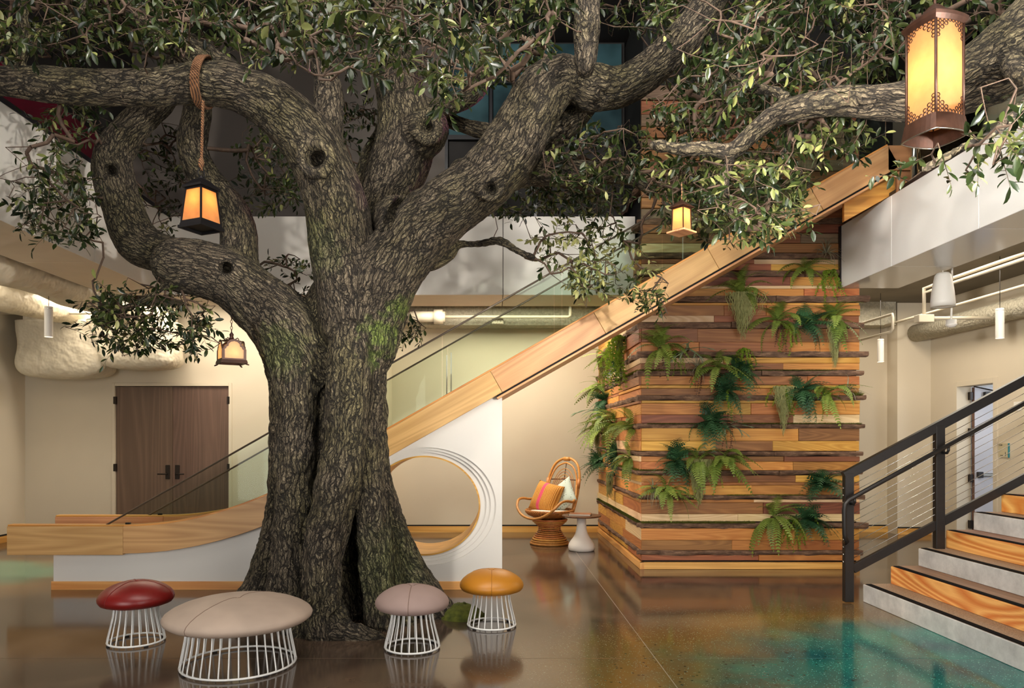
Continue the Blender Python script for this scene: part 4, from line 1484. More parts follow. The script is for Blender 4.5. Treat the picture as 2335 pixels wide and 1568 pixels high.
def grow(regions, chains, seed, leaf_len=0.078, guard=None):
    rg = np.random.default_rng(seed)
    sp = []
    for (x0, x1, y0, y1, Y0, Y1, n, sc) in regions:
        k = 0
        tries = 0
        while k < n and tries < n * 12:
            tries += 1
            u, v = rg.random(2)
            x, y = x0 + (x1 - x0) * u, y0 + (y1 - y0) * v
            # elliptical fall-off at the rim of the patch
            if (abs(2 * u - 1) ** 3 + abs(2 * v - 1) ** 3) > 0.9 and rg.random() < 0.7:
                continue
            Y = Y0 + (Y1 - Y0) * rg.random()
            if guard is not None and guard(x, y, Y):
                continue
            sp.append((*at(x, y, Y), sc))
            k += 1
    sp = np.array(sp)
    c = sp[:, :3]
    n = len(sp)
    dirs = rg.normal(size=(n, 3)) * np.array([1, 0.7, 0.5]) + np.array([0, -0.15, -0.22])
    dirs /= np.linalg.norm(dirs, axis=1, keepdims=True)
    Ln = rg.uniform(0.20, 0.36, n) * sp[:, 3]
    base = c - dirs * (Ln / 2)[:, None]
    sk = []
    for ch, _ in chains:
        sk.append(ch[ch[:, 2] > 1.9][:, :3])
    sk = np.concatenate(sk)
    cap = len(sk) + n * 24
    P = np.zeros((cap, 3))
    par = np.full(cap, -1)
    P[:len(sk)] = sk
    m = len(sk)
    d0 = np.array([np.min(np.linalg.norm(sk - b_, axis=1)) for b_ in base])
    order = np.argsort(d0)
    tips = np.zeros(n, int)
    for i in order:
        dd = np.linalg.norm(P[:m] - base[i], axis=1)
        j = int(np.argmin(dd))
        L = dd[j]
        ns = max(1, min(20, int(L / 0.08)))
        a = P[j].copy()
        side = rg.normal(size=3) * L * 0.10
        prev = j
        for q in range(1, ns + 1):
            t = q / ns
            p = a + (base[i] - a) * t + side * math.sin(PI * t) + (rg.normal(size=3) * 0.012 if q < ns else 0)
            P[m] = p
            par[m] = prev
            prev = m
            m += 1
        tips[i] = prev
    cntc = np.zeros(m)
    for i in range(n):
        cntc[tips[i]] += 1
    for q in range(m - 1, len(sk) - 1, -1):
        cntc[par[q]] += cntc[q]
    rad = np.clip(0.0026 * np.sqrt(np.maximum(cntc, 1)), 0.0026, 0.020)
    E = [(par[q], q, min(rad[par[q]] if par[q] >= len(sk) else rad[q] * 1.3, rad[q] * 1.5), rad[q]) for q in range(len(sk), m)]
    EA = np.array([P[e[0]] for e in E])
    EB = np.array([P[e[1]] for e in E])
    RA = np.array([e[2] for e in E])
    RB = np.array([e[3] for e in E])
    # twigs of the sprigs and their leaves
    ta, tb, tra, trb = [], [], [], []
    lp, ld, ln_, lt, ls = [], [], [], [], []
    for i in range(n):
        d = dirs[i]
        p = base[i]
        L = Ln[i]
        bend = rg.normal(size=3) * 0.25 + np.array([0, 0, -0.2])
        prev = p
        nseg = 4
        pts = [p]
        for q in range(nseg):
            d = d + bend / nseg
            d = d / np.linalg.norm(d)
            pts.append(pts[-1] + d * L / nseg)
        for q in range(nseg):
            ta.append(pts[q])
            tb.append(pts[q + 1])
            tra.append(0.0026 * (1 - q / nseg * 0.7))
            trb.append(0.0026 * (1 - (q + 1) / nseg * 0.7))
        k = int(rg.integers(9, 15))
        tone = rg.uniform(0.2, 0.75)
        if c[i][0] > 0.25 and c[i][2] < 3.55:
            tone += 0.34 if c[i][1] > 5.9 else 0.10        # low right-hand sprays: leaf tint lifted to stand in for missing light
        for q in range(k):
            t = 0.12 + 0.88 * q / (k - 1)
            f = t * nseg
            s = min(int(f), nseg - 1)
            pp = pts[s] + (pts[s + 1] - pts[s]) * (f - s)
            tw = pts[s + 1] - pts[s]
            tw = tw / np.linalg.norm(tw)
            r = np.cross(tw, rg.normal(size=3))
            r /= np.linalg.norm(r)
            dv = tw * (0.55 if q < k - 1 else 1.5) + r * 0.85 + np.array([0, 0, -0.18])
            dv /= np.linalg.norm(dv)
            nv = np.array([0, -0.25, 1.0]) + rg.normal(size=3) * 0.55
            nv = nv - dv * (nv @ dv)
            nv /= np.linalg.norm(nv)
            lp.append(pp)
            ld.append(dv)
            ln_.append(nv)
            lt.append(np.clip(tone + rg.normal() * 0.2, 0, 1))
            ls.append(leaf_len * sp[i, 3] * rg.uniform(0.62, 1.15))
    A = np.concatenate([EA, np.array(ta)])
    B = np.concatenate([EB, np.array(tb)])
    RA = np.concatenate([RA, tra])
    RB = np.concatenate([RB, trb])
    T = B - A
    T /= np.maximum(np.linalg.norm(T, axis=1, keepdims=True), 1e-9)
    ref = np.where(np.abs(T[:, 2:3]) < 0.9, np.array([[0, 0, 1.0]]), np.array([[1.0, 0, 0]]))
    U = np.cross(T, ref)
    U /= np.linalg.norm(U, axis=1, keepdims=True)
    Wv = np.cross(T, U)
    K = 5
    rings = []
    for (cen, rr_) in ((A, RA), (B + T * 0.002, RB)):
        for k in range(K):
            a = 2 * PI * k / K
            rings.append(cen + (U * math.cos(a) + Wv * math.sin(a)) * rr_[:, None])
    BV = np.stack(rings, 1).reshape(-1, 3)
    off = np.arange(len(A))[:, None] * (2 * K)
    BQ = np.concatenate([off + np.array([[k, (k + 1) % K, K + (k + 1) % K, K + k]]) for k in range(K)])
    return (BV, BQ), (np.array(lp), np.array(ld), np.array(ln_), np.array(lt), np.array(ls))


def leaf_frames(L):
    p, d, nv, t, s = L
    side = np.cross(nv, d)
    return p, d, side, nv, t, s


def put_foliage(root, br, L, n_single, twig_name='branchlets'):
    o = bpy.data.objects.new(twig_name, np_mesh(twig_name, br[0], br[1], 'twig_bark'))
    COL.objects.link(o)
    o.parent = root
    o.location = -root.location
    o['kind'] = 'stuff'
    p, d, side, nv, t, s = leaf_frames(L)
    px = VX + p[:, 0] / p[:, 1] * F
    py = VY - (p[:, 2] - EYE) / p[:, 1] * F
    vis = (px > 10) & (px < 2325) & (py > 10) & (py < 1558)
    size = np.where(vis, s / p[:, 1], 0)
    pick = np.argsort(-size)[:n_single]
    rest = np.setdiff1d(np.arange(len(s)), pick)
    V = p[rest][:, None, :] + s[rest][:, None, None] * (LV[None, :, 0:1] * d[rest][:, None, :] + LV[None, :, 1:2] * side[rest][:, None, :] + LV[None, :, 2:3] * nv[rest][:, None, :])
    Fc = (LT[None] + (np.arange(len(rest)) * len(LV))[:, None, None]).reshape(-1, 3)
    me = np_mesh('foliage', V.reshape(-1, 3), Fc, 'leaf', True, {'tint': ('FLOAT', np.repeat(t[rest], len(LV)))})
    o = bpy.data.objects.new('foliage', me)
    COL.objects.link(o)
    o.parent = root
    o.location = -root.location
    o['kind'] = 'stuff'
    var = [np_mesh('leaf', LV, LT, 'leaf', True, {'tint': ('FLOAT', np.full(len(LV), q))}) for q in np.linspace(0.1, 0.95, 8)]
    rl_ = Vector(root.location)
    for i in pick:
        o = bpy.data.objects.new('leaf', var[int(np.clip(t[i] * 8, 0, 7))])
        COL.objects.link(o)
        o.parent = root
        M = Matrix((d[i], side[i], nv[i])).transposed().to_4x4()
        M = Matrix.Translation(Vector(p[i]) - rl_) @ M @ Matrix.Scale(s[i], 4)
        o.matrix_basis = M


# limbs that stay in clear view: no sprig in front of them
CLEAR = []
for idx_, (a, b) in ((14, (0, 99)), (22, (4, 99)), (12, (0, 30)), (13, (0, 12)), (24, (0, 99)), (17, (0, 17))):
    c = CH[idx_][0][a:b]
    CLEAR += [(VX + q[0] / q[1] * F, VY - (q[2] - EYE) / q[1] * F, q[1], q[3] / q[1] * F) for q in c]
CLEAR = np.array(CLEAR)
CLR2 = np.array([(VX + q[0] / q[1] * F, VY - (q[2] - EYE) / q[1] * F, q[1], q[3] / q[1] * F) for q in CH2[0][0]])


def guard(x, y, Y):
    for C in (CLEAR, CLR2):
        d = np.hypot(C[:, 0] - x, C[:, 1] - y)
        if ((d < C[:, 3] + 34) & (C[:, 2] > Y - 0.1)).any():
            return True
    if 2050 < x < 2215 and y < 345 and Y < 4.2:
        return True
    q = at(x, y, Y)
    if q.x < -4.45 or (q.x < -3.8 and q.z < 4.6) or (q.x > 3.9 and 3.1 < q.z < 4.4):
        return True
    return False


REG = [
    (-60, 270, -60, 150, 4.5, 7.4, 120, 1), (250, 520, -60, 120, 4.4, 7.4, 100, 1), (480, 770, -60, 140, 4.0, 7.2, 120, 1),
    (740, 1140, -60, 190, 3.7, 7.2, 170, 1), (560, 1120, -50, 90, 3.0, 3.5, 13, 1.15), (830, 1030, 150, 240, 4.0, 5.6, 16, 1), (1100, 1330, -60, 110, 4.0, 7.2, 70, 1),
    (1090, 1260, 90, 200, 5.0, 7.2, 26, 1), (1350, 1570, -60, 70, 5.0, 7.2, 34, 1),
    (40, 245, 335, 560, 4.9, 6.2, 60, 1), (80, 240, 225, 345, 5.4, 6.6, 24, 1), (290, 430, 240, 560, 6.8, 7.6, 46, 1),
    (540, 705, 265, 480, 6.8, 7.8, 70, 1), (765, 860, 215, 420, 7.0, 7.8, 28, 1), (1080, 1400, 405, 490, 6.5, 7.6, 85, 1),
    (1260, 1500, 285, 440, 5.2, 6.8, 80, 1), (1500, 1660, 340, 510, 5.0, 6.5, 85, 1), (590, 725, 585, 680, 6.8, 7.3, 20, 0.9),
    (210, 500, 640, 800, 5.6, 6.6, 88, 1), (190, 300, 690, 770, 5.6, 6.2, 14, 1), (890, 965, 725, 800, 6.6, 6.9, 9, 0.9),
    (1210, 1330, 500, 620, 6.2, 6.6, 13, 1), (1300, 1490, 510, 640, 6.0, 6.6, 34, 1), (1300, 1450, 610, 680, 6.2, 6.6, 20, 1),
    (1420, 1520, 660, 700, 6.2, 6.5, 10, 1),
]
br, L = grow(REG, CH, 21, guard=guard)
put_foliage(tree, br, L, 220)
REG2 = [
    (1500, 2080, -60, 210, 4.0, 7.4, 330, 1), (1490, 1900, 190, 330, 4.6, 7.4, 170, 1), (1600, 1840, 330, 510, 4.4, 6.0, 115, 1),
    (1780, 1990, 230, 350, 4.6, 5.8, 46, 1), (2070, 2360, -60, 60, 4.4, 6.0, 44, 1), (1560, 1800, 480, 550, 4.8, 5.6, 16, 1),
    (2240, 2350, 210, 330, 2.7, 3.0, 7, 0.9), (2130, 2260, 300, 400, 2.8, 3.1, 5, 0.8), (2280, 2340, 320, 390, 2.6, 2.8, 3, 0.9), (2030, 2110, 340, 400, 3.0, 3.2, 2, 0.8),
]
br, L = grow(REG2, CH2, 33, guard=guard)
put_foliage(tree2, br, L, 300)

# ================================================================== mushroom stools
plain('red_leather', lin(118, 22, 19), 0.36, noise=0.12, nscale=5, bmp=0.06, bscale=180)
plain('mustard_leather', lin(184, 120, 32), 0.40, noise=0.10, nscale=5, bmp=0.06, bscale=180)
plain('mauve_suede', lin(158, 134, 126), 0.75, noise=0.10, nscale=4, bmp=0.12, bscale=90)
plain('taupe_suede', lin(172, 152, 136), 0.75, noise=0.10, nscale=4, bmp=0.12, bscale=90)
plain('seam_thread', lin(120, 96, 84), 0.7)
plain('red_thread', lin(110, 26, 20), 0.6)
plain('mustard_thread', lin(160, 98, 12), 0.6)
plain('white_wire', lin(232, 230, 226), 0.32, noise=0.01)
plain('rubber', lin(24, 23, 24), 0.8)


def stool(px, py, R, r_top, r_bot, nrod, mat, thread, label, seam_az, rodr=0.0055):
    Y = F * EYE / (py - VY)
    X = xof(px, Y)
    t = thing('mushroom_stool', label, 'stool', (X, Y, 0), group='mushroom stools round the tree')
    prof = [(0.02, 0.285), (0.55 * R, 0.283), (0.80 * R, 0.290), (0.93 * R, 0.303), (0.99 * R, 0.325), (1.0 * R, 0.345), (0.97 * R, 0.368),
            (0.90 * R, 0.392), (0.79 * R, 0.416), (0.65 * R, 0.437), (0.49 * R, 0.453), (0.33 * R, 0.464), (0.20 * R, 0.469), (0.11 * R, 0.468), (0.05 * R, 0.462), (0.015 * R, 0.454)]
    cp = MB().lathe(prof, n=64).build('cap', mat, t, smooth=True)
    for az in seam_az:
        c, s = math.cos(az), math.sin(az)
        MB().tube([((r + 0.0005) * c, (r + 0.0005) * s, z + 0.0008) for r, z in prof[3:]], 0.0022, 6).build('seam', thread, cp, smooth=True)
    MB().lathe([(0.001, 0.460), (0.008, 0.459), (0.012, 0.455), (0.012, 0.45)], n=12).build('button', thread, cp, smooth=True)
    ring = [((r_bot) * math.cos(2 * PI * i / 64), r_bot * math.sin(2 * PI * i / 64), 0.016) for i in range(64)]
    MB().tube(ring, 0.0075, 8, closed=True).build('base_ring', 'white_wire', t, smooth=True)
    rod = MB().tube([(r_bot - 0.006, 0, 0.017), (r_bot, 0, 0.028), (r_bot - 0.004, 0, 0.05), (r_top + (r_bot - r_top) * 0.55, 0, 0.13), (r_top + (r_bot - r_top) * 0.2, 0, 0.21), (r_top, 0, 0.29)], rodr, 6).mesh('rod', 'white_wire', True)
    for i in range(nrod):
        inst('rod', rod, t, rot=(0, 0, 2 * PI * (i + 0.5) / nrod))
    foot = MB().cbox(r_bot - 0.010, r_bot + 0.010, -0.014, 0.014, 0.0, 0.010, 0.002).mesh('foot', 'rubber')
    for i in range(4):
        inst('foot', foot, t, rot=(0, 0, PI / 4 + i * PI / 2))
    return t


stool(311, 1463, 0.27, 0.15, 0.20, 22, 'red_leather', 'red_thread', 'red leather mushroom stool on a white wire base, leftmost of the stools', (-2.0, 0.1, 2.2))
stool(545, 1514, 0.492, 0.335, 0.378, 38, 'taupe_suede', 'seam_thread', 'large low beige suede mushroom stool, the widest one, before the trunk', (-1.95, PI - 1.95))
stool(940, 1477, 0.273, 0.145, 0.20, 22, 'mauve_suede', 'seam_thread', 'small mauve suede mushroom stool at the right foot of the trunk', (-1.57, 0.55, 2.6))
stool(1121, 1426, 0.265, 0.145, 0.198, 22, 'mustard_leather', 'mustard_thread', 'mustard yellow leather mushroom stool, rightmost of the stools', (-1.57, 0.55, 2.6))

# ================================================================== wicker seat, cushions, side table
wood('rattan', lin(158, 92, 36), lin(206, 142, 74), 0.4, ring=6, along=0.4, vary=0.12, grain=0.4, figure=0.4)
wood('rattan_dark', lin(70, 40, 18), lin(110, 66, 30), 0.5, ring=6, along=0.4, vary=0.12)


def weave_mat():
    m, nt, b = new_mat('cane_weave')
    v = obco(nt, (60, 60, 60))
    ck = nd(nt, 'ShaderNodeTexChecker', {'Vector': v, 'Scale': 1.0, 'Color1': (*lin(196, 130, 62), 1), 'Color2': (*lin(120, 70, 30), 1)})
    nt.links.new(ck.outputs[0], b.inputs['Base Color'])
    b.inputs['Roughness'].default_value = 0.5
    bump(nt, b, ck.outputs[1], 0.6, 0.006)


weave_mat()
plain('white_cushion', lin(236, 230, 220), 0.85, noise=0.03, bmp=0.15, bscale=100)
ch0 = at(1253, 1232, 10.68)
CYc = 10.62
chair = thing('rattan_chair', 'honey-brown rattan swivel chair with arched hoop back beside the timber wall', 'chair', (xof(1253, CYc), CYc, 0), math.radians(-42))
# hourglass pedestal of stacked hoops
hoops = [(0.275, 0.018, 0.018), (0.262, 0.050, 0.015), (0.242, 0.080, 0.015), (0.222, 0.108, 0.014), (0.203, 0.136, 0.013), (0.187, 0.164, 0.012), (0.172, 0.190, 0.009),
         (0.162, 0.216, 0.009), (0.160, 0.242, 0.009), (0.166, 0.268, 0.009), (0.190, 0.292, 0.012), (0.215, 0.314, 0.013), (0.240, 0.336, 0.014), (0.252, 0.362, 0.015)]
for (r, z, tr) in hoops:
    MB().tube([(r * math.cos(2 * PI * i / 40), r * math.sin(2 * PI * i / 40), z) for i in range(40)], tr, 8, closed=True).build('pedestal_hoop', 'rattan', chair, smooth=True)
for i in range(14):
    a = 2 * PI * i / 14
    MB().tube([((r - 0.016) * math.cos(a), (r - 0.012) * math.sin(a), z) for (r, z, tr) in hoops], 0.006, 5).build('pedestal_stave', 'rattan_dark', chair, smooth=True)
# seat basket
bs = []
for (r, z) in ((0.02, 0.385), (0.15, 0.385), (0.25, 0.40), (0.32, 0.43), (0.36, 0.47), (0.365, 0.50)):
    bs.append((r, z))
for (r, z) in reversed(bs):
    bs.append((max(r - 0.014, 0.01), z + 0.012))
MB().lathe(bs, n=36, caps=False).build('seat_basket', 'cane_weave', chair, smooth=True)
MB().lathe([(0.01, 0.42), (0.24, 0.42), (0.29, 0.44), (0.305, 0.465), (0.28, 0.488), (0.18, 0.50), (0.01, 0.505)], n=36).build('seat_cushion', 'white_cushion', chair, smooth=True)


def mirror(pts):
    return pts + [(-x, y, z) for (x, y, z) in reversed(pts[:-1])]


def smooth_path(pts, sub=5):
    return [tuple(p) for p in catmull(pts, sub)]


arm = smooth_path(mirror([(-0.275, 0.30, 0.86), (-0.33, 0.20, 0.70), (-0.385, 0.05, 0.64), (-0.405, -0.12, 0.66), (-0.39, -0.25, 0.64), (-0.33, -0.345, 0.54), (-0.19, -0.40, 0.44), (0.0, -0.415, 0.40)]))
MB().tube(arm, 0.019, 8).build('arm_rail', 'rattan', chair, smooth=True)
back = smooth_path(mirror([(-0.24, 0.22, 0.40), (-0.275, 0.28, 0.62), (-0.29, 0.33, 0.84), (-0.27, 0.38, 1.02), (-0.20, 0.42, 1.17), (-0.09, 0.44, 1.24), (0.0, 0.443, 1.25)]))
MB().tube(back, 0.020, 8).build('back_frame', 'rattan', chair, smooth=True)
back2 = smooth_path(mirror([(-0.215, 0.24, 0.42), (-0.245, 0.275, 0.62), (-0.255, 0.32, 0.84), (-0.225, 0.365, 1.0), (-0.15, 0.395, 1.12), (-0.06, 0.41, 1.17), (0.0, 0.415, 1.185)]))
MB().tube(back2, 0.013, 8).build('inner_arch', 'rattan', chair, smooth=True)
for q in range(7):
    f = 0.90 - q * 0.11
    pts = []
    for i in range(25):
        a = PI * i / 24
        x = -0.235 * f * math.cos(a)
        z = 0.72 + 0.42 * f * math.sin(a)
        pts.append((x, 0.255 + (z - 0.5) * 0.235, z))
    MB().tube(pts, 0.0055, 6).build('back_hoop', 'rattan', chair, smooth=True)
MB().tube([(-0.28, 0.355, 0.93), (0, 0.365, 0.94), (0.28, 0.355, 0.93)], 0.009, 6).build('cross_bar', 'rattan_dark', chair, smooth=True)
MB().tube([(0, 0.425, 1.2), (0, 0.37, 0.95), (0, 0.30, 0.6)], 0.008, 6).build('centre_cane', 'rattan_dark', chair, smooth=True)
for (x, y, z, dz_) in ((-0.288, 0.335, 0.88, 0.07), (0.288, 0.335, 0.88, 0.07)):
    MB().tube([(x, y - 0.02, z - dz_), (x, y + 0.015, z + dz_)], 0.027, 10).build('binding', 'rattan', chair, smooth=True)
MB().tube([(-0.05, 0.437, 1.243), (0.05, 0.437, 1.243)], 0.032, 10).build('binding', 'rattan', chair, smooth=True)


def pillow_mesh(name, s, th, mat):
    n = 18
    mb = MB()
    for sg in (1, -1):
        for i in range(n + 1):
            for j in range(n + 1):
                u, v = 2 * i / n - 1, 2 * j / n - 1
                e = (1 - u ** 4) * (1 - v ** 4)
                pin = 1 - 0.06 * (u * u * (1 - v * v) * 0 + (1 - abs(u)) * 0) - 0.05 * ((1 - u * u) * abs(v) ** 3 + (1 - v * v) * abs(u) ** 3)
                mb.v.append((u * s / 2 * pin, v * s / 2 * pin, sg * th / 2 * max(e, 0) ** 0.7))
    N2 = (n + 1) ** 2
    for k in (0, 1):
        for i in range(n):
            for j in range(n):
                q = (i * (n + 1) + j, (i + 1) * (n + 1) + j, (i + 1) * (n + 1) + j + 1, i * (n + 1) + j + 1)
                mb.f.append(tuple(a + k * N2 for a in (q if k == 0 else q[::-1])))
    me = mb.mesh(name, mat, True)
    bm = bmesh.new()
    bm.from_mesh(me)
    bmesh.ops.remove_doubles(bm, verts=bm.verts[:], dist=0.0008)
    bm.to_mesh(me)
    bm.free()
    return me


def pillow_mats():
    m, nt, b = new_mat('striped_jute')
    v = obco(nt)
    sp_ = nd(nt, 'ShaderNodeSeparateXYZ', {0: v})
    x = sp_.outputs[0]
    wv = nd(nt, 'ShaderNodeTexWave', {'Vector': v, 'Scale': 14.0, 'Distortion': 1.5, 'Detail': 2.0})
    fn = nd(nt, 'ShaderNodeTexNoise', {'Vector': v, 'Scale': 90.0, 'Detail': 3.0})
    fac = mth(nt, 'ADD', mth(nt, 'MULTIPLY', wv.outputs[1], 0.5), mth(nt, 'MULTIPLY', fn.outputs[0], 0.6))
    c = ramp(nt, fac, [(0.2, lin(150, 88, 24)), (0.55, lin(206, 138, 48)), (0.9, lin(226, 178, 100))])
    band = mth(nt, 'LESS_THAN', mth(nt, 'ABSOLUTE', mth(nt, 'ADD', x, 0.045)), 0.026)
    c = mixc(nt, band, c, lin(222, 84, 118))
    nt.links.new(c, b.inputs['Base Color'])
    b.inputs['Roughness'].default_value = 0.85
    bump(nt, b, fac, 0.8, 0.008)
    m, nt, b = new_mat('mint_dots')
    v = obco(nt)
    vo = nd(nt, 'ShaderNodeTexVoronoi', {'Vector': v, 'Scale': 26.0, 'Randomness': 0.25})
    dot = mth(nt, 'LESS_THAN', vo.outputs['Distance'], 0.24)
    c = mixc(nt, dot, lin(196, 210, 200), lin(70, 96, 88))
    nt.links.new(c, b.inputs['Base Color'])
    b.inputs['Roughness'].default_value = 0.9


pillow_mats()
plain('braid', lin(190, 124, 44), 0.9, noise=0.2, nscale=40, bmp=0.5)
ctop = chair.matrix_basis
cm = Matrix.Translation(chair.location) @ Matrix.Rotation(chair.rotation_euler.z, 4, 'Z')


def put_pillow(name, me, label, loc, rx, rz, ry=0.0):
    o = bpy.data.objects.new(name, me)
    COL.objects.link(o)
    o.matrix_basis = cm @ Matrix.Translation(loc) @ Matrix.Rotation(rz, 4, 'Z') @ Matrix.Rotation(rx, 4, 'X') @ Matrix.Rotation(ry, 4, 'Z')
    return tag(o, label, 'pillow')


put_pillow('throw_pillow', pillow_mesh('throw_pillow', 0.46, 0.22, 'striped_jute'), 'ochre woven pillow with a pink stripe in the rattan chair', Vector((-0.07, 0.02, 0.68)), math.radians(66), math.radians(8), math.radians(-12))
put_pillow('throw_pillow', pillow_mesh('throw_pillow', 0.44, 0.15, 'mint_dots'), 'pale mint dotted pillow leaning behind the ochre one in the rattan chair', Vector((0.10, 0.19, 0.70)), math.radians(72), math.radians(-10), math.radians(38))

plain('white_ceramic', lin(226, 222, 218), 0.55, noise=0.01)
wood('walnut', lin(78, 46, 30), lin(118, 76, 52), 0.4, ring=6, along=0.1, vary=0.05)
TY = 10.0
tb = thing('side_table', 'small round side table with walnut top and white bell-shaped foot', 'table', (xof(1326, TY), TY, 0))
prof = [(0.16, 0.0), (0.180, 0.012), (0.186, 0.05), (0.178, 0.09), (0.150, 0.135), (0.115, 0.18), (0.088, 0.23), (0.072, 0.29), (0.064, 0.36), (0.062, 0.465)]
MB().lathe(prof, n=48).build('foot', 'white_ceramic', tb, smooth=True)
MB().lathe([(0.25, 0.466), (0.268, 0.472), (0.272, 0.482), (0.268, 0.490), (0.01, 0.4905)], n=56).build('table_top', 'walnut', tb, smooth=False)
plain('book_cover', lin(150, 96, 62), 0.35, noise=0.5, nscale=9)
plain('book_dark', lin(70, 52, 44), 0.4, noise=0.2)
plain('paper', lin(226, 220, 206), 0.9)
bk = thing('book', 'large thin book with a brown picture cover on the side table', 'book', (tb.location.x - 0.02, TY - 0.02, 0.491), math.radians(-12))
MB().box(-0.15, 0.15, -0.11, 0.11, 0.0, 0.003).build('cover', 'book_dark', bk)
MB().box(-0.147, 0.145, -0.107, 0.107, 0.0031, 0.021).build('pages', 'paper', bk)
MB().box(-0.15, 0.15, -0.11, 0.11, 0.0212, 0.024).build('cover', 'book_cover', bk)
MB().box(-0.153, -0.149, -0.11, 0.11, 0.0, 0.024).build('spine', 'book_dark', bk)

# ================================================================== lanterns
def pane_mat(name, col, w=0.85):
    m, nt, b = new_mat(name)
    v = obco(nt)
    n = nd(nt, 'ShaderNodeTexNoise', {'Vector': v, 'Scale': 18.0, 'Detail': 3.0})
    c = ramp(nt, n.outputs[0], [(0.3, [x * 0.85 for x in col]), (0.7, col)])
    tr = nd(nt, 'ShaderNodeBsdfTranslucent', {0: c})
    nt.links.new(c, b.inputs['Base Color'])
    b.inputs['Roughness'].default_value = 0.3
    mx = nd(nt, 'ShaderNodeMixShader', {0: w, 1: b.outputs[0], 2: tr.outputs[0]})
    nt.links.new(mx.outputs[0], nt.nodes['Material Output'].inputs[0])


pane_mat('amber_pane', (0.95, 0.56, 0.26))
pane_mat('frost_pane', (0.95, 0.66, 0.36))
pane_mat('cream_pane', (0.95, 0.80, 0.62))
plain('iron_black', lin(30, 28, 30), 0.4, metal=0.6, noise=0.1)
plain('aged_bronze', lin(58, 36, 26), 0.42, metal=0.6, noise=0.25, nscale=25, bmp=0.25, bscale=60)
wood('lantern_wood', lin(150, 100, 56), lin(196, 150, 100), 0.6, ring=10, along=0.2, vary=0.05)


def emis(name, col, st_):
    m, nt, b = new_mat(name)
    v = obco(nt)
    n = nd(nt, 'ShaderNodeTexNoise', {'Vector': v, 'Scale': 5.0})
    c = ramp(nt, n.outputs[0], [(0.0, col), (1.0, col)])
    nt.links.new(c, b.inputs['Emission Color'])
    b.inputs['Emission Strength'].default_value = st_
    b.inputs['Base Color'].default_value = (*col, 1)


emis('bulb_glow', (1.0, 0.62, 0.25), 12.0)
emis('lamp_glow', (1.0, 0.82, 0.58), 14.0)


def rope_mat():
    m, nt, b = new_mat('rope')
    v = obco(nt)
    wv = nd(nt, 'ShaderNodeTexWave', {'Vector': v, 'Scale': 30.0, 'Distortion': 1.0}, bands_direction='DIAGONAL')
    nt.links.new(ramp(nt, wv.outputs[1], [(0.2, lin(60, 38, 22)), (0.8, lin(132, 90, 56))]), b.inputs['Base Color'])
    b.inputs['Roughness'].default_value = 0.9
    bump(nt, b, wv.outputs[1], 0.7, 0.006)


rope_mat()


def bulb(parent, z, energy, col=(1.0, 0.55, 0.2), r=0.022, soft=0.03, mat='bulb_glow'):
    MB().lathe([(0.004, z + 0.05), (0.012, z + 0.04), (0.014, z + 0.03), (r, z + 0.005), (r * 0.9, z - 0.02), (r * 0.4, z - 0.034), (0.002, z - 0.036)], n=16).build('bulb', mat, parent, smooth=True)
    d = bpy.data.lights.new('bulb_light', 'POINT')
    d.energy = energy
    d.color = col
    d.shadow_soft_size = soft
    o = bpy.data.objects.new('bulb_light', d)
    COL.objects.link(o)
    o.parent = parent
    o.location = (0, -0.0, z - 0.002)
    return o


def square_ring(mb, a0, z0, a1, z1, t):
    """square tube wall between half-widths a0 at z0 and a1 at z1, thickness t"""
    vs = []
    for (a, z) in ((a0, z0), (a1, z1), (a1 - t, z1), (a0 - t, z0)):
        vs += [(-a, -a, z), (a, -a, z), (a, a, z), (-a, a, z)]
    fs = []
    for k in range(4):
        for j in range(4):
            fs.append((k * 4 + j, k * 4 + (j + 1) % 4, ((k + 1) % 4) * 4 + (j + 1) % 4, ((k + 1) % 4) * 4 + j))
    return mb.add(vs, fs)


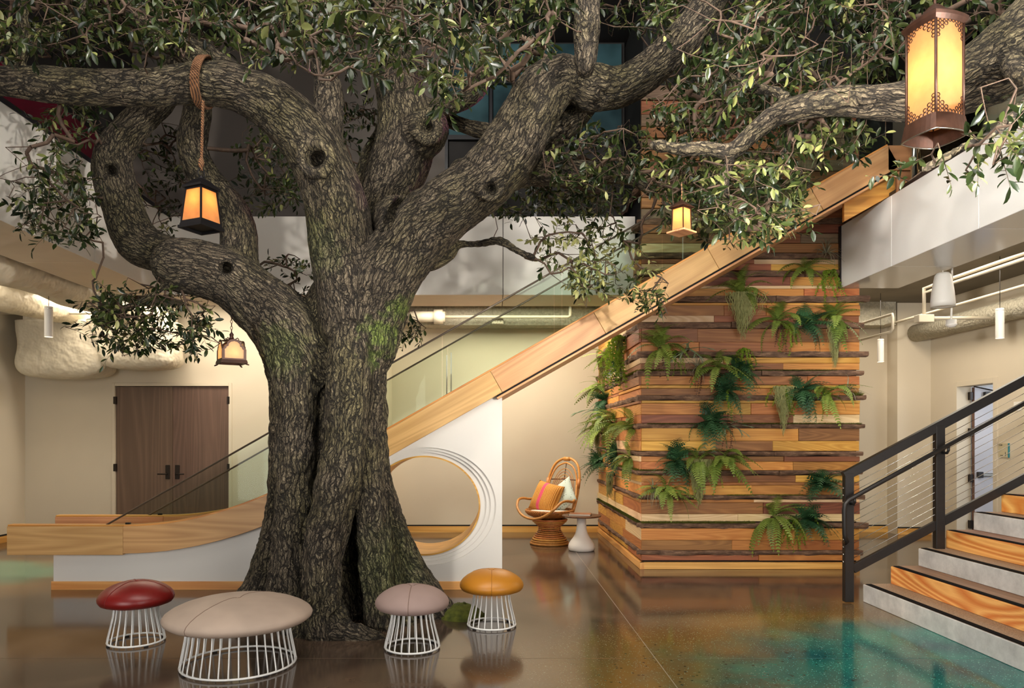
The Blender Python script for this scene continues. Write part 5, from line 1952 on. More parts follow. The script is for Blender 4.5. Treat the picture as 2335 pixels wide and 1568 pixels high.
def square_lantern(name, label, loc, rotz, hb, ht, H, frame, pane, energy, base_mat=None, base_over=0.012, roof=0.07):
    """tapering four-sided lantern hung by its neck; loc = centre of the underside"""
    t = thing(name, label, 'lantern', loc, rotz)
    bt = 0.10 * H
    if base_mat:
        MB().cbox(-hb - base_over, hb + base_over, -hb - base_over, hb + base_over, 0, 0.06 * H, 0.003).build('base', base_mat, t)
        bt = 0.06 * H
    else:
        mb = MB()
        square_ring(mb, hb + base_over, 0, hb + base_over, 0.055 * H, 0.05 * H)
        square_ring(mb, hb + 0.004, 0.055 * H, hb + 0.002, bt, 0.05 * H)
        mb.build('base', frame, t)
        MB().box(-hb, hb, -hb, hb, 0.045 * H, 0.05 * H).build('floor_plate', frame, t)
    zt = H * 0.80
    bw = 0.10 * hb * 2 * 0.55
    for (sx_, sy_) in ((1, 1), (1, -1), (-1, 1), (-1, -1)):
        vs = []
        for (a, z) in ((hb, bt), (ht, zt)):
            for (dx, dy) in ((0, 0), (-bw, 0), (-bw, -bw), (0, -bw)):
                vs.append((sx_ * (a + dx), sy_ * (a + dy), z))
        MB().add(vs, [(0, 1, 2, 3), (7, 6, 5, 4)] + [(k, (k + 1) % 4, 4 + (k + 1) % 4, 4 + k) for k in range(4)]).build('corner_bar', frame, t)
    mb = MB()
    square_ring(mb, hb, bt, hb - 0.002, bt + 0.045 * H, 0.012)
    mb.build('sill', frame, t)
    mb = MB()
    square_ring(mb, ht, zt, ht + 0.001, zt - 0.04 * H, 0.012)
    mb.build('lintel', frame, t)
    for k in range(4):
        e = 0.006
        vs = []
        for off in (e, e + 0.003):
            vs += [(-(hb - bw), -(hb - off), bt + 0.02 * H), (hb - bw, -(hb - off), bt + 0.02 * H), (ht - bw, -(ht - off), zt - 0.02 * H), (-(ht - bw), -(ht - off), zt - 0.02 * H)]
        o = MB().add(vs, [(0, 1, 2, 3), (7, 6, 5, 4)] + [(j, (j + 1) % 4, 4 + (j + 1) % 4, 4 + j) for j in range(4)]).build('pane', pane, t)
        o.rotation_euler = (0, 0, k * PI / 2)
    rf = MB()
    a = ht + 0.014
    square_ring(rf, a, zt, a, zt + 0.045 * H, a - 0.001)
    square_ring(rf, a * 0.96, zt + 0.045 * H, ht * 0.5, zt + 0.045 * H + roof * H * 2, 0.02)
    rf.build('roof', frame, t)
    zz = zt + 0.045 * H + roof * H * 2
    MB().lathe([(ht * 0.5, zz - 0.01), (ht * 0.42, zz), (ht * 0.3, zz + 0.01), (ht * 0.32, zz + 0.03 * H), (ht * 0.18, zz + 0.045 * H), (ht * 0.2, zz + 0.07 * H), (0.004, zz + 0.08 * H)], n=16).build('finial', frame, t, smooth=True)
    bulb(t, H * 0.56, energy)
    return t, zz + 0.08 * H


# dark tapered lantern on a rope
LY = 5.12
l0 = at(459, 524, LY)
lan, ztop_ = square_lantern('hanging_lantern', 'black tapered lantern hanging on a long rope from the left limb', l0, math.radians(66), 0.098, 0.076, 0.36, 'iron_black', 'frost_pane', 4.2)
MB().tube([(0.03 * math.cos(a), 0, ztop_ + 0.02 + 0.03 * math.sin(a)) for a in [2 * PI * i / 16 for i in range(16)]], 0.004, 6, closed=True).build('hanging_ring', 'iron_black', lan, smooth=True)
rp = thing('rope', 'twisted brown rope looped over the limb holding the black lantern', 'rope', l0 + Vector((0, 0, ztop_ + 0.04)))
top = at(463, 230, LY) - Vector(rp.location)


def strand(mb, a, b, rad, tw, ph, r, n=60):
    pts = []
    for i in range(n + 1):
        t = i / n
        p = a + (b - a) * t
        an = ph + tw * t
        pts.append((p.x + rad * math.cos(an), p.y + rad * math.sin(an), p.z))
    mb.tube(pts, r, 5)


for k in range(3):
    mb = MB()
    strand(mb, Vector((0, 0, 0)), top, 0.006, 70, 2 * PI * k / 3, 0.006)
    mb.build('strand', 'rope', rp, smooth=True)
MB().lathe([(0.006, 0.02), (0.018, 0.03), (0.021, 0.05), (0.018, 0.075), (0.007, 0.09)], n=12).build('knot', 'rope', rp, smooth=True)
lc = at(470, 191, 5.35)
for k in range(4):
    pts = []
    for i in range(28):
        a = 2 * PI * i / 28
        pts.append((lc.x - 0.035 + 0.017 * k + 0.03 * math.sin(a), lc.y + 0.175 * math.cos(a), lc.z + 0.175 * math.sin(a) + 0.01))
    mb = MB().tube([Vector(p) - Vector(rp.location) for p in pts], 0.010, 6, closed=True)
    mb.build('wrap', 'rope', rp, smooth=True)

# small lantern with timber base in the right foliage
l1 = at(1554, 532, 4.55)
sm, zt1 = square_lantern('hanging_lantern', 'small brown lantern on a pale timber base half hidden in the right foliage', l1, math.radians(40), 0.046, 0.043, 0.20, 'aged_bronze', 'frost_pane', 1.6, 'lantern_wood', 0.022)
MB().tube([(0, 0, zt1 - 0.01), (0.004, 0, zt1 + 0.05), (0, 0, zt1 + 0.11)], 0.004, 6).build('hanging_cord', 'rope', sm, smooth=True)

# cusped lantern under the lower left limb
l2 = at(528, 831, 6.0)
cu = thing('hanging_lantern', 'small bronze lantern with cusped arched windows under the lower left limb', 'lantern', l2, math.radians(33))
hw_, HT = 0.095, 0.22
arch = [(-1, 0.0), (-1, 0.52), (-0.86, 0.56), (-0.80, 0.66), (-0.62, 0.70), (-0.56, 0.84), (-0.34, 0.95), (0, 1.0)]
arch = arch + [(-x, z) for (x, z) in reversed(arch[:-1])]
for k in range(4):
    n = len(arch)
    mb = MB()
    ou = [(x * hw_ * 1.02, 0.03 + z * 0.155 * 1.12) for x, z in arch]
    inn = [(x * hw_ * 0.80, 0.042 + max(z, 0.02) * 0.155 * 0.93) for x, z in arch]
    for yy in (-hw_, -hw_ + 0.008):
        mb.v += [(p[0], yy, p[1]) for p in ou] + [(p[0], yy, p[1]) for p in inn]
    m2 = 2 * n
    for i in range(n):
        j = (i + 1) % n
        mb.f += [(i, j, n + j, n + i), (m2 + i, m2 + n + i, m2 + n + j, m2 + j), (i, m2 + i, m2 + j, j), (n + i, n + j, m2 + n + j, m2 + n + i)]
    o = mb.build('arched_frame', 'aged_bronze', cu)
    o.rotation_euler = (0, 0, k * PI / 2)
    o = MB().prism([(p[0], p[1]) for p in inn], 'y', -hw_ + 0.002, -hw_ + 0.005).build('pane', 'cream_pane', cu)
    o.rotation_euler = (0, 0, k * PI / 2)
    fx = MB().tube([(hw_ * 0.9, -hw_ * 0.9, 0.012), (hw_ * 1.02, -hw_ * 1.02, 0.0), (hw_ * 1.18, -hw_ * 1.18, -0.006)], 0.006, 6).build('foot', 'aged_bronze', cu, smooth=True)
    fx.rotation_euler = (0, 0, k * PI / 2)
    sc_ = MB().tube([(0.0, -0.03, 0.205), (0.0, -0.055, 0.22), (0.0, -0.068, 0.208), (0.0, -0.06, 0.196), (0.0, -0.052, 0.204)], 0.004, 6).build('scroll', 'aged_bronze', cu, smooth=True)
    sc_.rotation_euler = (0, 0, k * PI / 2 + PI / 4)
mb = MB()
square_ring(mb, hw_ + 0.012, 0.006, hw_ + 0.006, 0.034, 0.03)
mb.build('base', 'aged_bronze', cu)
MB().lathe([(0.085, 0.196), (0.06, 0.203), (0.025, 0.206), (0.014, 0.235), (0.018, 0.25), (0.006, 0.27)], n=16).build('crown', 'aged_bronze', cu, smooth=True)
for i in range(5):
    zc = 0.28 + i * 0.026
    pts = [((0.008 * math.cos(a)) if i % 2 else 0, 0 if i % 2 else 0.008 * math.cos(a), zc + 0.015 * math.sin(a)) for a in [2 * PI * j / 12 for j in range(12)]]
    MB().tube(pts, 0.0025, 5, closed=True).build('chain_link', 'aged_bronze', cu, smooth=True)
bulb(cu, 0.10, 2.4, (1.0, 0.66, 0.34), mat='bulb_glow')

# large bowed filigree lantern close to the viewer
DY = 3.6
dl = thing('filigree_lantern', 'large amber lantern with dark filigree corners glowing at the upper right', 'lantern', at(2131, 316, DY), math.radians(-29))


def plan(a, n=8, bow=0.10):
    """square plan turned corner-on with bowed sides; a = centre to corner"""
    pts = []
    for k in range(4):
        a0, a1 = k * PI / 2 - PI / 2, (k + 1) * PI / 2 - PI / 2
        p0, p1 = Vector((math.cos(a0), math.sin(a0))), Vector((math.cos(a1), math.sin(a1)))
        nrm_ = (p0 + p1).normalized()
        for i in range(n):
            t = i / n
            p = p0 + (p1 - p0) * t + nrm_ * bow * 4 * t * (1 - t)
            pts.append((p.x * a, p.y * a))
    return pts


def loft(mb, levels, closed=False):
    m = None
    base_ = len(mb.v)
    for (a, z) in levels:
        pl = plan(a)
        m = len(pl)
        mb.v += [(p[0], p[1], z) for p in pl]
    L_ = len(levels)
    for i in range(L_ if closed else L_ - 1):
        i2 = (i + 1) % L_
        for j in range(m):
            mb.f.append((base_ + i * m + j, base_ + i * m + (j + 1) % m, base_ + i2 * m + (j + 1) % m, base_ + i2 * m + j))
    return mb


loft(MB(), [(0.146, 0.0), (0.140, 0.035), (0.130, 0.085), (0.124, 0.085), (0.133, 0.035), (0.138, 0.002)], True).build('bottom_flare', 'aged_bronze', dl)
rim = [(p[0], p[1], 0.0) for p in plan(0.1455)]
MB().tube(rim, 0.0035, 6, closed=True).build('rim', 'steel', dl, smooth=True)
loft(MB(), [(0.126, 0.54), (0.142, 0.56), (0.146, 0.575), (0.11, 0.60), (0.06, 0.63), (0.03, 0.66), (0.012, 0.67), (0.10, 0.55)], True).build('top_cap', 'aged_bronze', dl)
MB().tube([(0, 0, 0.66), (0, 0, 1.6)], 0.006, 6).build('hanging_rod', 'aged_bronze', dl, smooth=True)
pl = plan(0.118)
q = len(pl) // 4
for k in range(4):
    seg = [pl[(k * q + i) % len(pl)] for i in range(q + 1)]
    mb = MB()
    for zz in (0.08, 0.55):
        mb.v += [(p[0], p[1], zz) for p in seg]
    for i in range(q):
        mb.f.append((i, i + 1, q + 1 + i + 1, q + 1 + i))
    mb.build('pane', 'amber_pane', dl, smooth=True)
    c = Vector((pl[k * q][0], pl[k * q][1]))
    MB().tube([(c.x * 1.03, c.y * 1.03, 0.08), (c.x * 1.03, c.y * 1.03, 0.555)], 0.0075, 6).build('corner_post', 'aged_bronze', dl, smooth=True)
    # pierced spandrels at both ends of every post
    for (zbase, sg) in ((0.088, 1), (0.548, -1)):
        for side in (1, -1):
            fl = MB()
            for col_ in range(4):
                p_ = Vector(pl[(k * q + side * (col_ + 1)) % len(pl)]) * 1.02
                p0_ = Vector(pl[(k * q + side * col_) % len(pl)]) * 1.02
                hgt = (4.2, 3.0, 2.0, 1.0)[col_]
                row = 0
                while row < hgt:
                    cc = (p_ + p0_) / 2
                    tx = (p_ - p0_).normalized()
                    zz = zbase + sg * (0.008 + row * 0.019)
                    rr_ = 0.0088
                    fl.tube([(cc.x + tx.x * rr_ * math.cos(a), cc.y + tx.y * rr_ * math.cos(a), zz + rr_ * math.sin(a)) for a in [2 * PI * j / 9 for j in range(9)]], 0.0023, 4, closed=True)
                    row += 1
            fl.build('filigree', 'aged_bronze', dl)
bulb(dl, 0.31, 1.8, (1.0, 0.46, 0.15), r=0.03, soft=0.035)

# ================================================================== pendant lamps, speaker, sensor
plain('lamp_white', lin(232, 228, 220), 0.4, noise=0.01)


def pendant(px, y0, y1, label, energy, H=0.36, r=0.046):
    Y = F * H / (y1 - y0)
    p = at(px, y1, Y)
    t = thing('pendant_lamp', label, 'lamp', p, group='white cylinder pendants')
    MB().lathe([(r * 0.86, 0.012), (r, 0.0), (r, H - 0.006), (r * 0.9, H), (0.008, H)], n=28, caps=False).build('shade', 'lamp_white', t)
    MB().lathe([(r * 1.004, H - 0.028), (r * 1.012, H - 0.026), (r * 1.004, H - 0.024)], n=28, caps=False).build('shade_ring', 'steel', t)
    MB().lathe([(0.001, 0.011), (r * 0.86, 0.012), (r * 0.86, 0.016)], n=28).build('diffuser', 'lamp_glow', t)
    MB().tube([(0, 0, H), (0, 0, HZ - p.z)], 0.0035, 6).build('cable', 'black_steel', t, smooth=True)
    d = bpy.data.lights.new('pendant_light', 'SPOT')
    d.energy = energy
    d.color = WARM
    d.spot_size = math.radians(80)
    d.spot_blend = 0.6
    d.shadow_soft_size = 0.03
    o = bpy.data.objects.new('pendant_light', d)
    COL.objects.link(o)
    o.parent = t
    o.location = (0, 0, 0.002)
    return t


pendant(2280, 703, 771, 'white cylinder pendant lamp at the far right above the stair railing', 30)
pendant(2008, 773, 825, 'white cylinder pendant lamp just right of the timber wall', 20, H=0.345)
pendant(111, 699, 768, 'larger of two white cylinder pendants at the left, hung higher', 26)
pendant(92, 758, 812, 'smaller of two white cylinder pendants at the left, hung lower', 20)
pendant(570, 764, 816, 'white cylinder pendant lamp peeking out left of the trunk', 16)

SPY = 7.6
sp0 = at(2150, 700, SPY)
spk = thing('pendant_speaker', 'white tapered pendant loudspeaker under the right balcony', 'speaker', sp0)
r1 = 25 * SPY / F
MB().lathe([(r1 * 0.9, 0.008), (r1, 0.0), (r1 * 0.99, 0.06), (r1 * 0.92, 0.15), (r1 * 0.80, 0.25), (r1 * 0.66, 0.335), (r1 * 0.5, 0.36), (0.01, 0.365)], n=36).build('housing', 'lamp_white', spk, smooth=True)
MB().lathe([(0.001, 0.0085), (r1 * 0.88, 0.009), (r1 * 0.88, 0.02)], n=36).build('grille', 'soffit_beige', spk)
MB().tube([(0, 0, 0.36), (0, 0, HZ - sp0.z)], 0.004, 6).build('cable', 'lamp_white', spk, smooth=True)
sn0 = at(2169, 747, 7.7)
sns = thing('ceiling_sensor', 'small white domed sensor on a thin stem below the loudspeaker', 'sensor', sn0)
r2 = 12 * 7.7 / F
MB().lathe([(0.004, 0.0), (r2 * 0.6, 0.008), (r2, 0.03), (r2 * 0.97, 0.04), (r2 * 0.9, 0.042), (r2 * 0.9, 0.085), (0.01, 0.088)], n=28).build('dome', 'lamp_white', sns, smooth=True)
MB().tube([(0, 0, 0.085), (0.004, 0, 0.2), (0.012, 0, HZ - sn0.z)], 0.010, 8).build('stem', 'lamp_white', sns, smooth=True)

# ================================================================== ducts and pipes under the galleries
def along(name, label, cat, pts, r, mat='pipe_paint', n=12, group=None, rings=()):
    p0 = Vector(pts[0])
    t = thing(name, label, cat, p0, group=group)
    MB().tube([Vector(p) - p0 for p in pts], r, n).build('barrel' if (max(r) if isinstance(r, list) else r) > 0.1 else 'run', mat, t, smooth=True)
    for (p, rr_, dv) in rings:
        pp = Vector(p) - p0
        dv = Vector(dv)
        MB().tube([pp - dv, pp + dv], rr_, n).build('collar', mat, t, smooth=True)
    return t


dpts = [(-5.3, 5.6 + i * 0.42, 3.47 + 0.012 * math.sin(i * 2.1)) for i in range(13)]
along('air_duct', 'fat cloth-wrapped round air duct running under the left gallery', 'duct', dpts, [0.245 + 0.012 * math.sin(i * 1.7) for i in range(13)], 'duct_wrap', 28)
along('air_duct', 'thinner wrapped duct at the far left edge below the gallery', 'duct', [(-6.6, 8.2, 3.42), (-6.4, 9.4, 3.42), (-6.2, 10.6, 3.42)], [0.2, 0.21, 0.19], 'duct_wrap', 24)
along('wall_pipe', 'slim pale pipe crossing above the two wrapped duct ends', 'pipe', [(-7.25, 10.35, 3.36), (-5.0, 10.35, 3.36)], 0.022)
pz = zof(722, 11.3)
along('wall_pipe', 'thick pale pipe with an end cap high on the wall behind the trunk', 'pipe', [(-1.6, 11.3, pz), (xof(1015, 11.3), 11.3, pz)], 0.085, n=20, rings=(((xof(1000, 11.3), 11.3, pz), 0.115, (0.07, 0, 0)),))
along('wall_pipe', 'thin pale pipe along the textured beam above the slide', 'pipe', [(xof(1015, 11.3), 11.3, pz), (xof(1295, 11.3), 11.3, pz), (xof(1300, 11.3), 11.3, pz + 0.02), (xof(1300, 11.3), 11.3, 3.7)], 0.024)
vn = thing('wall_grille', 'small slotted vent fitting under the textured beam', 'vent', (xof(1135, 11.4), 11.4, zof(738, 11.4)))
MB().cbox(-0.09, 0.09, 0.0, 0.05, 0, 0.1, 0.004).build('body', 'pipe_paint', vn)
for i in range(4):
    MB().cbox(-0.075 + i * 0.042, -0.052 + i * 0.042, -0.015, 0.0, 0.005, 0.095, 0.003).build('fin', 'pipe_paint', vn)
for i, (xa, za, lab) in enumerate(((5.75, 3.55, 'upper of the paired pale conduits under the right balcony'), (5.75, 3.49, 'lower of the paired pale conduits under the right balcony'))):
    along('conduit', lab, 'conduit', [(xa, 4.0, za), (xa, 9.3, za), (xa - 0.08, 9.42, za - 0.03), (xa - 0.08, 9.42, za - 0.33)], 0.021, n=10)
along('conduit', 'long sloping-looking conduit running back along the right wall', 'conduit', [(6.3, 4.0, 3.36), (6.3, 11.5, 3.36)], 0.019, n=10)
along('conduit', 'conduit stepping down beside the timber wall at the right', 'conduit', [(5.5, 11.949, 3.02), (5.5, 9.9, 3.02), (5.5, 9.85, 3.06), (5.5, 9.85, 3.22), (5.5, 9.86, 3.26), (5.5, 11.949, 3.26)], 0.018, n=10)
along('sprayed_beam', 'rough sprayed round beam high along the right wall', 'beam', [(6.85, 5.0, 3.25), (6.85, 11.6, 3.25)], 0.14, 'fireproofing', 16)
jb = thing('junction_box', 'grey junction box on the conduit behind the loudspeaker', 'junction box', (5.67, 9.42, 3.07))
MB().cbox(-0.1, 0.1, -0.06, 0.06, 0, 0.1, 0.006).build('box', 'pipe_paint', jb)
MB().tube([(0.1, 0, 0.06), (0.9, 0, 0.06)], 0.022, 8).build('outlet_pipe', 'pipe_paint', jb, smooth=True)


def wrapped(label, x0, x1, ytop, ybot, Y, depth, seed, skew=0.0):
    """soft cloth-wrapped duct end hanging in front of the wall"""
    X0, X1 = xof(x0, Y), xof(x1, Y)
    z0, z1 = zof(ybot, Y), zof(ytop, Y)
    t = thing('wrapped_duct_end', label, 'duct', ((X0 + X1) / 2, Y + depth / 2, z0))
    hx, hy_, H = (X1 - X0) / 2, depth / 2, z1 - z0
    n, m = 64, 26
    mb = MB()
    V = []
    for j in range(m + 1):
        v = j / m
        z = H * v
        k = min(1.0, v / 0.30)
        sh = (1 - (1 - k) ** 3) ** 0.5
        for i in range(n):
            a = 2 * PI * i / n
            ca, sa = math.cos(a), math.sin(a)
            e = 0.35
            x = math.copysign(abs(ca) ** e, ca) * hx * (0.35 + 0.65 * sh)
            y = math.copysign(abs(sa) ** e, sa) * hy_ * (0.35 + 0.65 * sh)
            x += skew * max(0.0, (v - 0.25)) * (1 if ca < 0 else 0.2)
            V.append((x, y, z))
    V = np.array(V)
    nz = vnoise(V * np.array([9, 9, 3.0]) + V[:, [2, 0, 1]] * 5 + seed, seed) * 0.018 + vnoise(V * 4 + seed, seed + 1) * 0.03
    r = np.linalg.norm(V[:, :2], axis=1, keepdims=True) + 1e-6
    V[:, :2] += V[:, :2] / r * nz[:, None]
    mb.v = [tuple(p) for p in V]
    for j in range(m):
        for i in range(n):
            mb.f.append((j * n + i, j * n + (i + 1) % n, (j + 1) * n + (i + 1) % n, (j + 1) * n + i))
    mb.f += [tuple(range(n))[::-1], tuple(m * n + i for i in range(n))]
    mb.build('wrapping', 'duct_wrap', t, smooth=True)
    MB().box(-hx * 0.8, hx * 0.8, -hy_ * 0.7, hy_ * 0.7, H - 0.01, 3.74 - z0).build('collar', 'duct_wrap', t)
    return t


wrapped('wrinkled cloth-wrapped duct end hanging at the far left', 22, 228, 728, 860, 10.55, 0.62, 3)
wrapped('wrinkled cloth-wrapped duct end hanging above the double door', 215, 388, 728, 840, 10.45, 0.6, 8, skew=-0.22)

# ================================================================== wall sign and switch
plain('sign_face', lin(186, 174, 142), 0.5)
plain('sign_teal', lin(32, 122, 136), 0.5)
plain('sign_ink', lin(40, 40, 44), 0.6)
sgn = thing('room_sign', 'small beige stair sign with teal edge and a 1 beside the grey door', 'sign', (RX - 0.001, 9.98, 1.29), -PI / 2)
# local x runs along the wall (towards the viewer), local -y into the room
MB().cbox(-0.10, 0.085, -0.012, 0.0, 0, 0.20, 0.002).build('plate', 'sign_face', sgn)
MB().cbox(0.087, 0.11, -0.014, 0.0, 0, 0.20, 0.002).build('edge_strip', 'sign_teal', sgn)


def text(body, size, loc, parent, mat):
    cu_ = bpy.data.curves.new('lettering', 'FONT')
    cu_.body = body
    cu_.size = size
    cu_.extrude = 0.0008
    tmp = bpy.data.objects.new('lettering', cu_)
    COL.objects.link(tmp)
    dg = bpy.context.evaluated_depsgraph_get()
    me = bpy.data.meshes.new_from_object(tmp.evaluated_get(dg))
    bpy.data.objects.remove(tmp)
    me.materials.clear()
    me.materials.append(MATS[mat])
    o = bpy.data.objects.new('lettering', me)
    COL.objects.link(o)
    o.parent = parent
    o.location = loc
    o.rotation_euler = (PI / 2, 0, 0)
    return o


text('STAIR', 0.026, (-0.085, -0.0132, 0.165), sgn, 'sign_ink')
text('FLOOR', 0.018, (-0.06, -0.0132, 0.022), sgn, 'sign_ink')
text('1', 0.085, (0.018, -0.0132, 0.02), sgn, 'sign_ink')
sw = thing('wall_placard', 'small white placard with red mark on the right wall above the stair', 'placard', (RX - 0.001, 9.72, 1.93), -PI / 2)
MB().cbox(-0.07, 0.07, -0.008, 0, 0, 0.12, 0.002).build('plate', 'lamp_white', sw)
MB().box(0.03, 0.045, -0.0095, -0.008, 0.06, 0.1).build('red_mark', 'red_leather', sw)
MB().box(-0.05, 0.015, -0.0095, -0.008, 0.03, 0.055).build('dark_mark', 'sign_ink', sw)

# ================================================================== moss and plants
def green(name, a, b_, rough=0.5, tr=0.2):
    m, nt, b = new_mat(name)
    v = obco(nt, rnd=9.0)
    n = nd(nt, 'ShaderNodeTexNoise', {'Vector': v, 'Scale': 22.0, 'Detail': 3.0})
    oi = nd(nt, 'ShaderNodeObjectInfo')
    f = mth(nt, 'ADD', mth(nt, 'MULTIPLY', n.outputs[0], 0.7), mth(nt, 'MULTIPLY', oi.outputs['Random'], 0.4))
    c = ramp(nt, f, [(0.25, a), (0.85, b_)])
    nt.links.new(c, b.inputs['Base Color'])
    b.inputs['Roughness'].default_value = rough
    t = nd(nt, 'ShaderNodeBsdfTranslucent', {0: c})
    mx = nd(nt, 'ShaderNodeMixShader', {0: tr, 1: b.outputs[0], 2: t.outputs[0]})
    nt.links.new(mx.outputs[0], nt.nodes['Material Output'].inputs[0])


green('fern_light', lin(92, 116, 40), lin(160, 180, 84))
green('fern_dark', lin(34, 74, 48), lin(86, 134, 86))
green('strand_green', lin(96, 128, 28), lin(164, 190, 64))
green('air_plant', lin(128, 132, 104), lin(186, 184, 156))
green('staghorn_green', lin(110, 132, 104), lin(168, 184, 150))
green('hanging_moss', lin(128, 130, 76), lin(184, 182, 122), 0.9)
green('bead_purple', lin(70, 44, 38), lin(120, 84, 66), 0.6)
green('moss_green', lin(58, 66, 18), lin(122, 126, 42), 0.95)
plain('stalk', lin(92, 86, 44), 0.7)
plain('root_brown', lin(84, 60, 40), 0.9)


def frond_mesh(name, kind, L, rise, droop, seed, mat):
    """one frond growing along +X from the origin, arching over and down"""
    rnd = random.Random(seed)
    mb = MB()

    def P(t):
        return Vector((L * (t - 0.15 * t * t), 0.02 * math.sin(3 * t + seed), L * (rise * t - droop * t * t)))
    n = {'sword': 17, 'leather': 10}[kind]
    mb.tube([P(i / 8) for i in range(9)], [0.0022 * (1 - 0.7 * i / 8) for i in range(9)], 4)
    for i in range(n):
        t = 0.10 + 0.9 * i / (n - 1)
        p = P(t)
        tg = (P(min(t + 0.03, 1.03)) - P(t - 0.03)).normalized()
        for sg in (1, -1):
            side = Vector((0, sg, 0))
            if kind == 'sword':
                w_ = L * 0.17 * (math.sin(PI * (0.12 + 0.86 * t)) ** 0.7) * rnd.uniform(0.85, 1.1)
                d = (side + tg * 0.35 + Vector((0, 0, -0.18))).normalized() * w_
                b0 = tg * (L / n * 0.36)
                q = [p - b0, p + d * 0.5 - b0 * 1.05 + Vector((0, 0, 0.004)), p + d, p + d * 0.5 + b0, p + b0]
                mb.add(q, [(0, 1, 3, 4), (1, 2, 3)])
            else:
                w_ = L * 0.36 * (1 - t * 0.88) * rnd.uniform(0.85, 1.1) + 0.006
                d = (side + tg * 0.55 + Vector((0, 0, -0.12))).normalized()
                nn = d.cross(tg).normalized()
                cr = nn.cross(d).normalized()
                vs, fs = [], []
                k = 4
                for j in range(k):
                    s0, s1 = j / k, (j + 1) / k
                    ww = w_ * 0.30 * (1 - s0 * 0.8)
                    a = p + d * w_ * s0
                    c_ = p + d * w_ * s1
                    bb = len(vs)
                    vs += [a, a + cr * ww + d * w_ * 0.14, c_, a - cr * ww + d * w_ * 0.14]
                    fs += [(bb, bb + 1, bb + 2), (bb, bb + 2, bb + 3)]
                mb.add(vs, fs)
    me = mb.mesh(name, mat, False)
    return me


def strand_mesh(name, L, out, seed, mat, bead=0.010, n=20):
    rnd = random.Random(seed)
    mb = MB()

    def P(t):
        return Vector((out * (1 - (1 - t) ** 2), 0.015 * math.sin(5 * t + seed), 0.03 * math.sin(PI * min(t * 2, 1)) - L * t * t * 0.9 - L * 0.1 * t))
    mb.tube([P(i / 7) for i in range(8)], 0.0015, 3)
    for i in range(n):
        t = 0.12 + 0.88 * i / (n - 1)
        p = P(t)
        for k in range(3):
            a = rnd.uniform(0, 6.28)
            d = Vector((math.cos(a), math.sin(a), -0.5)) * bead * rnd.uniform(0.8, 1.3)
            u = d.orthogonal().normalized() * bead * 0.45
            mb.add([p, p + d * 0.5 + u, p + d, p + d * 0.5 - u], [(0, 1, 2), (0, 2, 3)])
    return mb.mesh(name, mat, False)


def blade_mesh(name, L, rise, droop, w_, mat):
    mb = MB()
    n = 7
    for i in range(n + 1):
        t = i / n
        p = Vector((L * (t - 0.2 * t * t), 0, L * (rise * t - droop * t * t)))
        ww = w_ * (1 - t) ** 0.7 + 0.0005
        mb.v += [(p.x, -ww, p.z + ww * 0.4), (p.x, 0, p.z - ww * 0.3), (p.x, ww, p.z + ww * 0.4)]
    for i in range(n):
        for k in (0, 1):
            mb.f.append((i * 3 + k, i * 3 + k + 1, i * 3 + 4 + k, i * 3 + 3 + k))
    return mb.mesh(name, mat, True)


def stag_mesh(name, L, seed, mat):
    rnd = random.Random(seed)
    mb = MB()

    def lobe(p0, ang, ln, w_, depth):
        d = Vector((math.cos(ang), math.sin(ang), -0.25 - 0.25 * (2 - depth)))
        s = Vector((-math.sin(ang), math.cos(ang), 0))
        p1 = p0 + d * ln
        w2 = w_ * (0.8 if depth else 0.15)
        mb.add([p0 - s * w_, p0 + s * w_, p1 + s * w2, p1 - s * w2, p0 + d * ln * 0.5 + Vector((0, 0, 0.006))], [(0, 1, 4), (1, 2, 4), (2, 3, 4), (3, 0, 4)])
        if depth:
            for e in (-0.45, 0.4):
                lobe(p1, ang + e + rnd.uniform(-0.15, 0.15), ln * 0.62, w_ * 0.62, depth - 1)
    lobe(Vector((0, 0, 0)), 0, L * 0.42, L * 0.05, 2)
    return mb.mesh(name, mat, False)


FM = {}
for i in range(4):
    FM['sword', i] = frond_mesh('frond', 'sword', 0.30, (0.95, 0.6, 0.3, 0.1)[i], (1.05, 1.0, 0.95, 0.9)[i], i, 'fern_light')
    FM['leather', i] = frond_mesh('frond', 'leather', 0.25, (0.8, 0.45, 0.1, -0.2)[i], (0.9, 0.8, 0.7, 0.5)[i], i + 9, 'fern_dark')
    FM['strand', i] = strand_mesh('strand', (0.17, 0.21, 0.14, 0.24)[i], (0.06, 0.09, 0.11, 0.05)[i], i, 'strand_green', 0.013)
    FM['bead', i] = strand_mesh('bead_strand', (0.20, 0.25, 0.17, 0.28)[i], (0.03, 0.04, 0.05, 0.02)[i], i + 4, 'bead_purple', 0.011, 16)
    FM['blade', i] = blade_mesh('blade', 0.17, (1.2, 0.8, 0.4, 0.1)[i], (0.9, 0.9, 0.9, 0.8)[i], 0.0042, 'air_plant')
    FM['stag', i] = stag_mesh('antler_leaf', 0.30, i, 'staghorn_green')
ROOT = MB().lathe([(0.002, -0.03), (0.025, -0.02), (0.032, 0.0), (0.022, 0.018), (0.002, 0.022)], n=8).mesh('root_ball', 'root_brown', True)


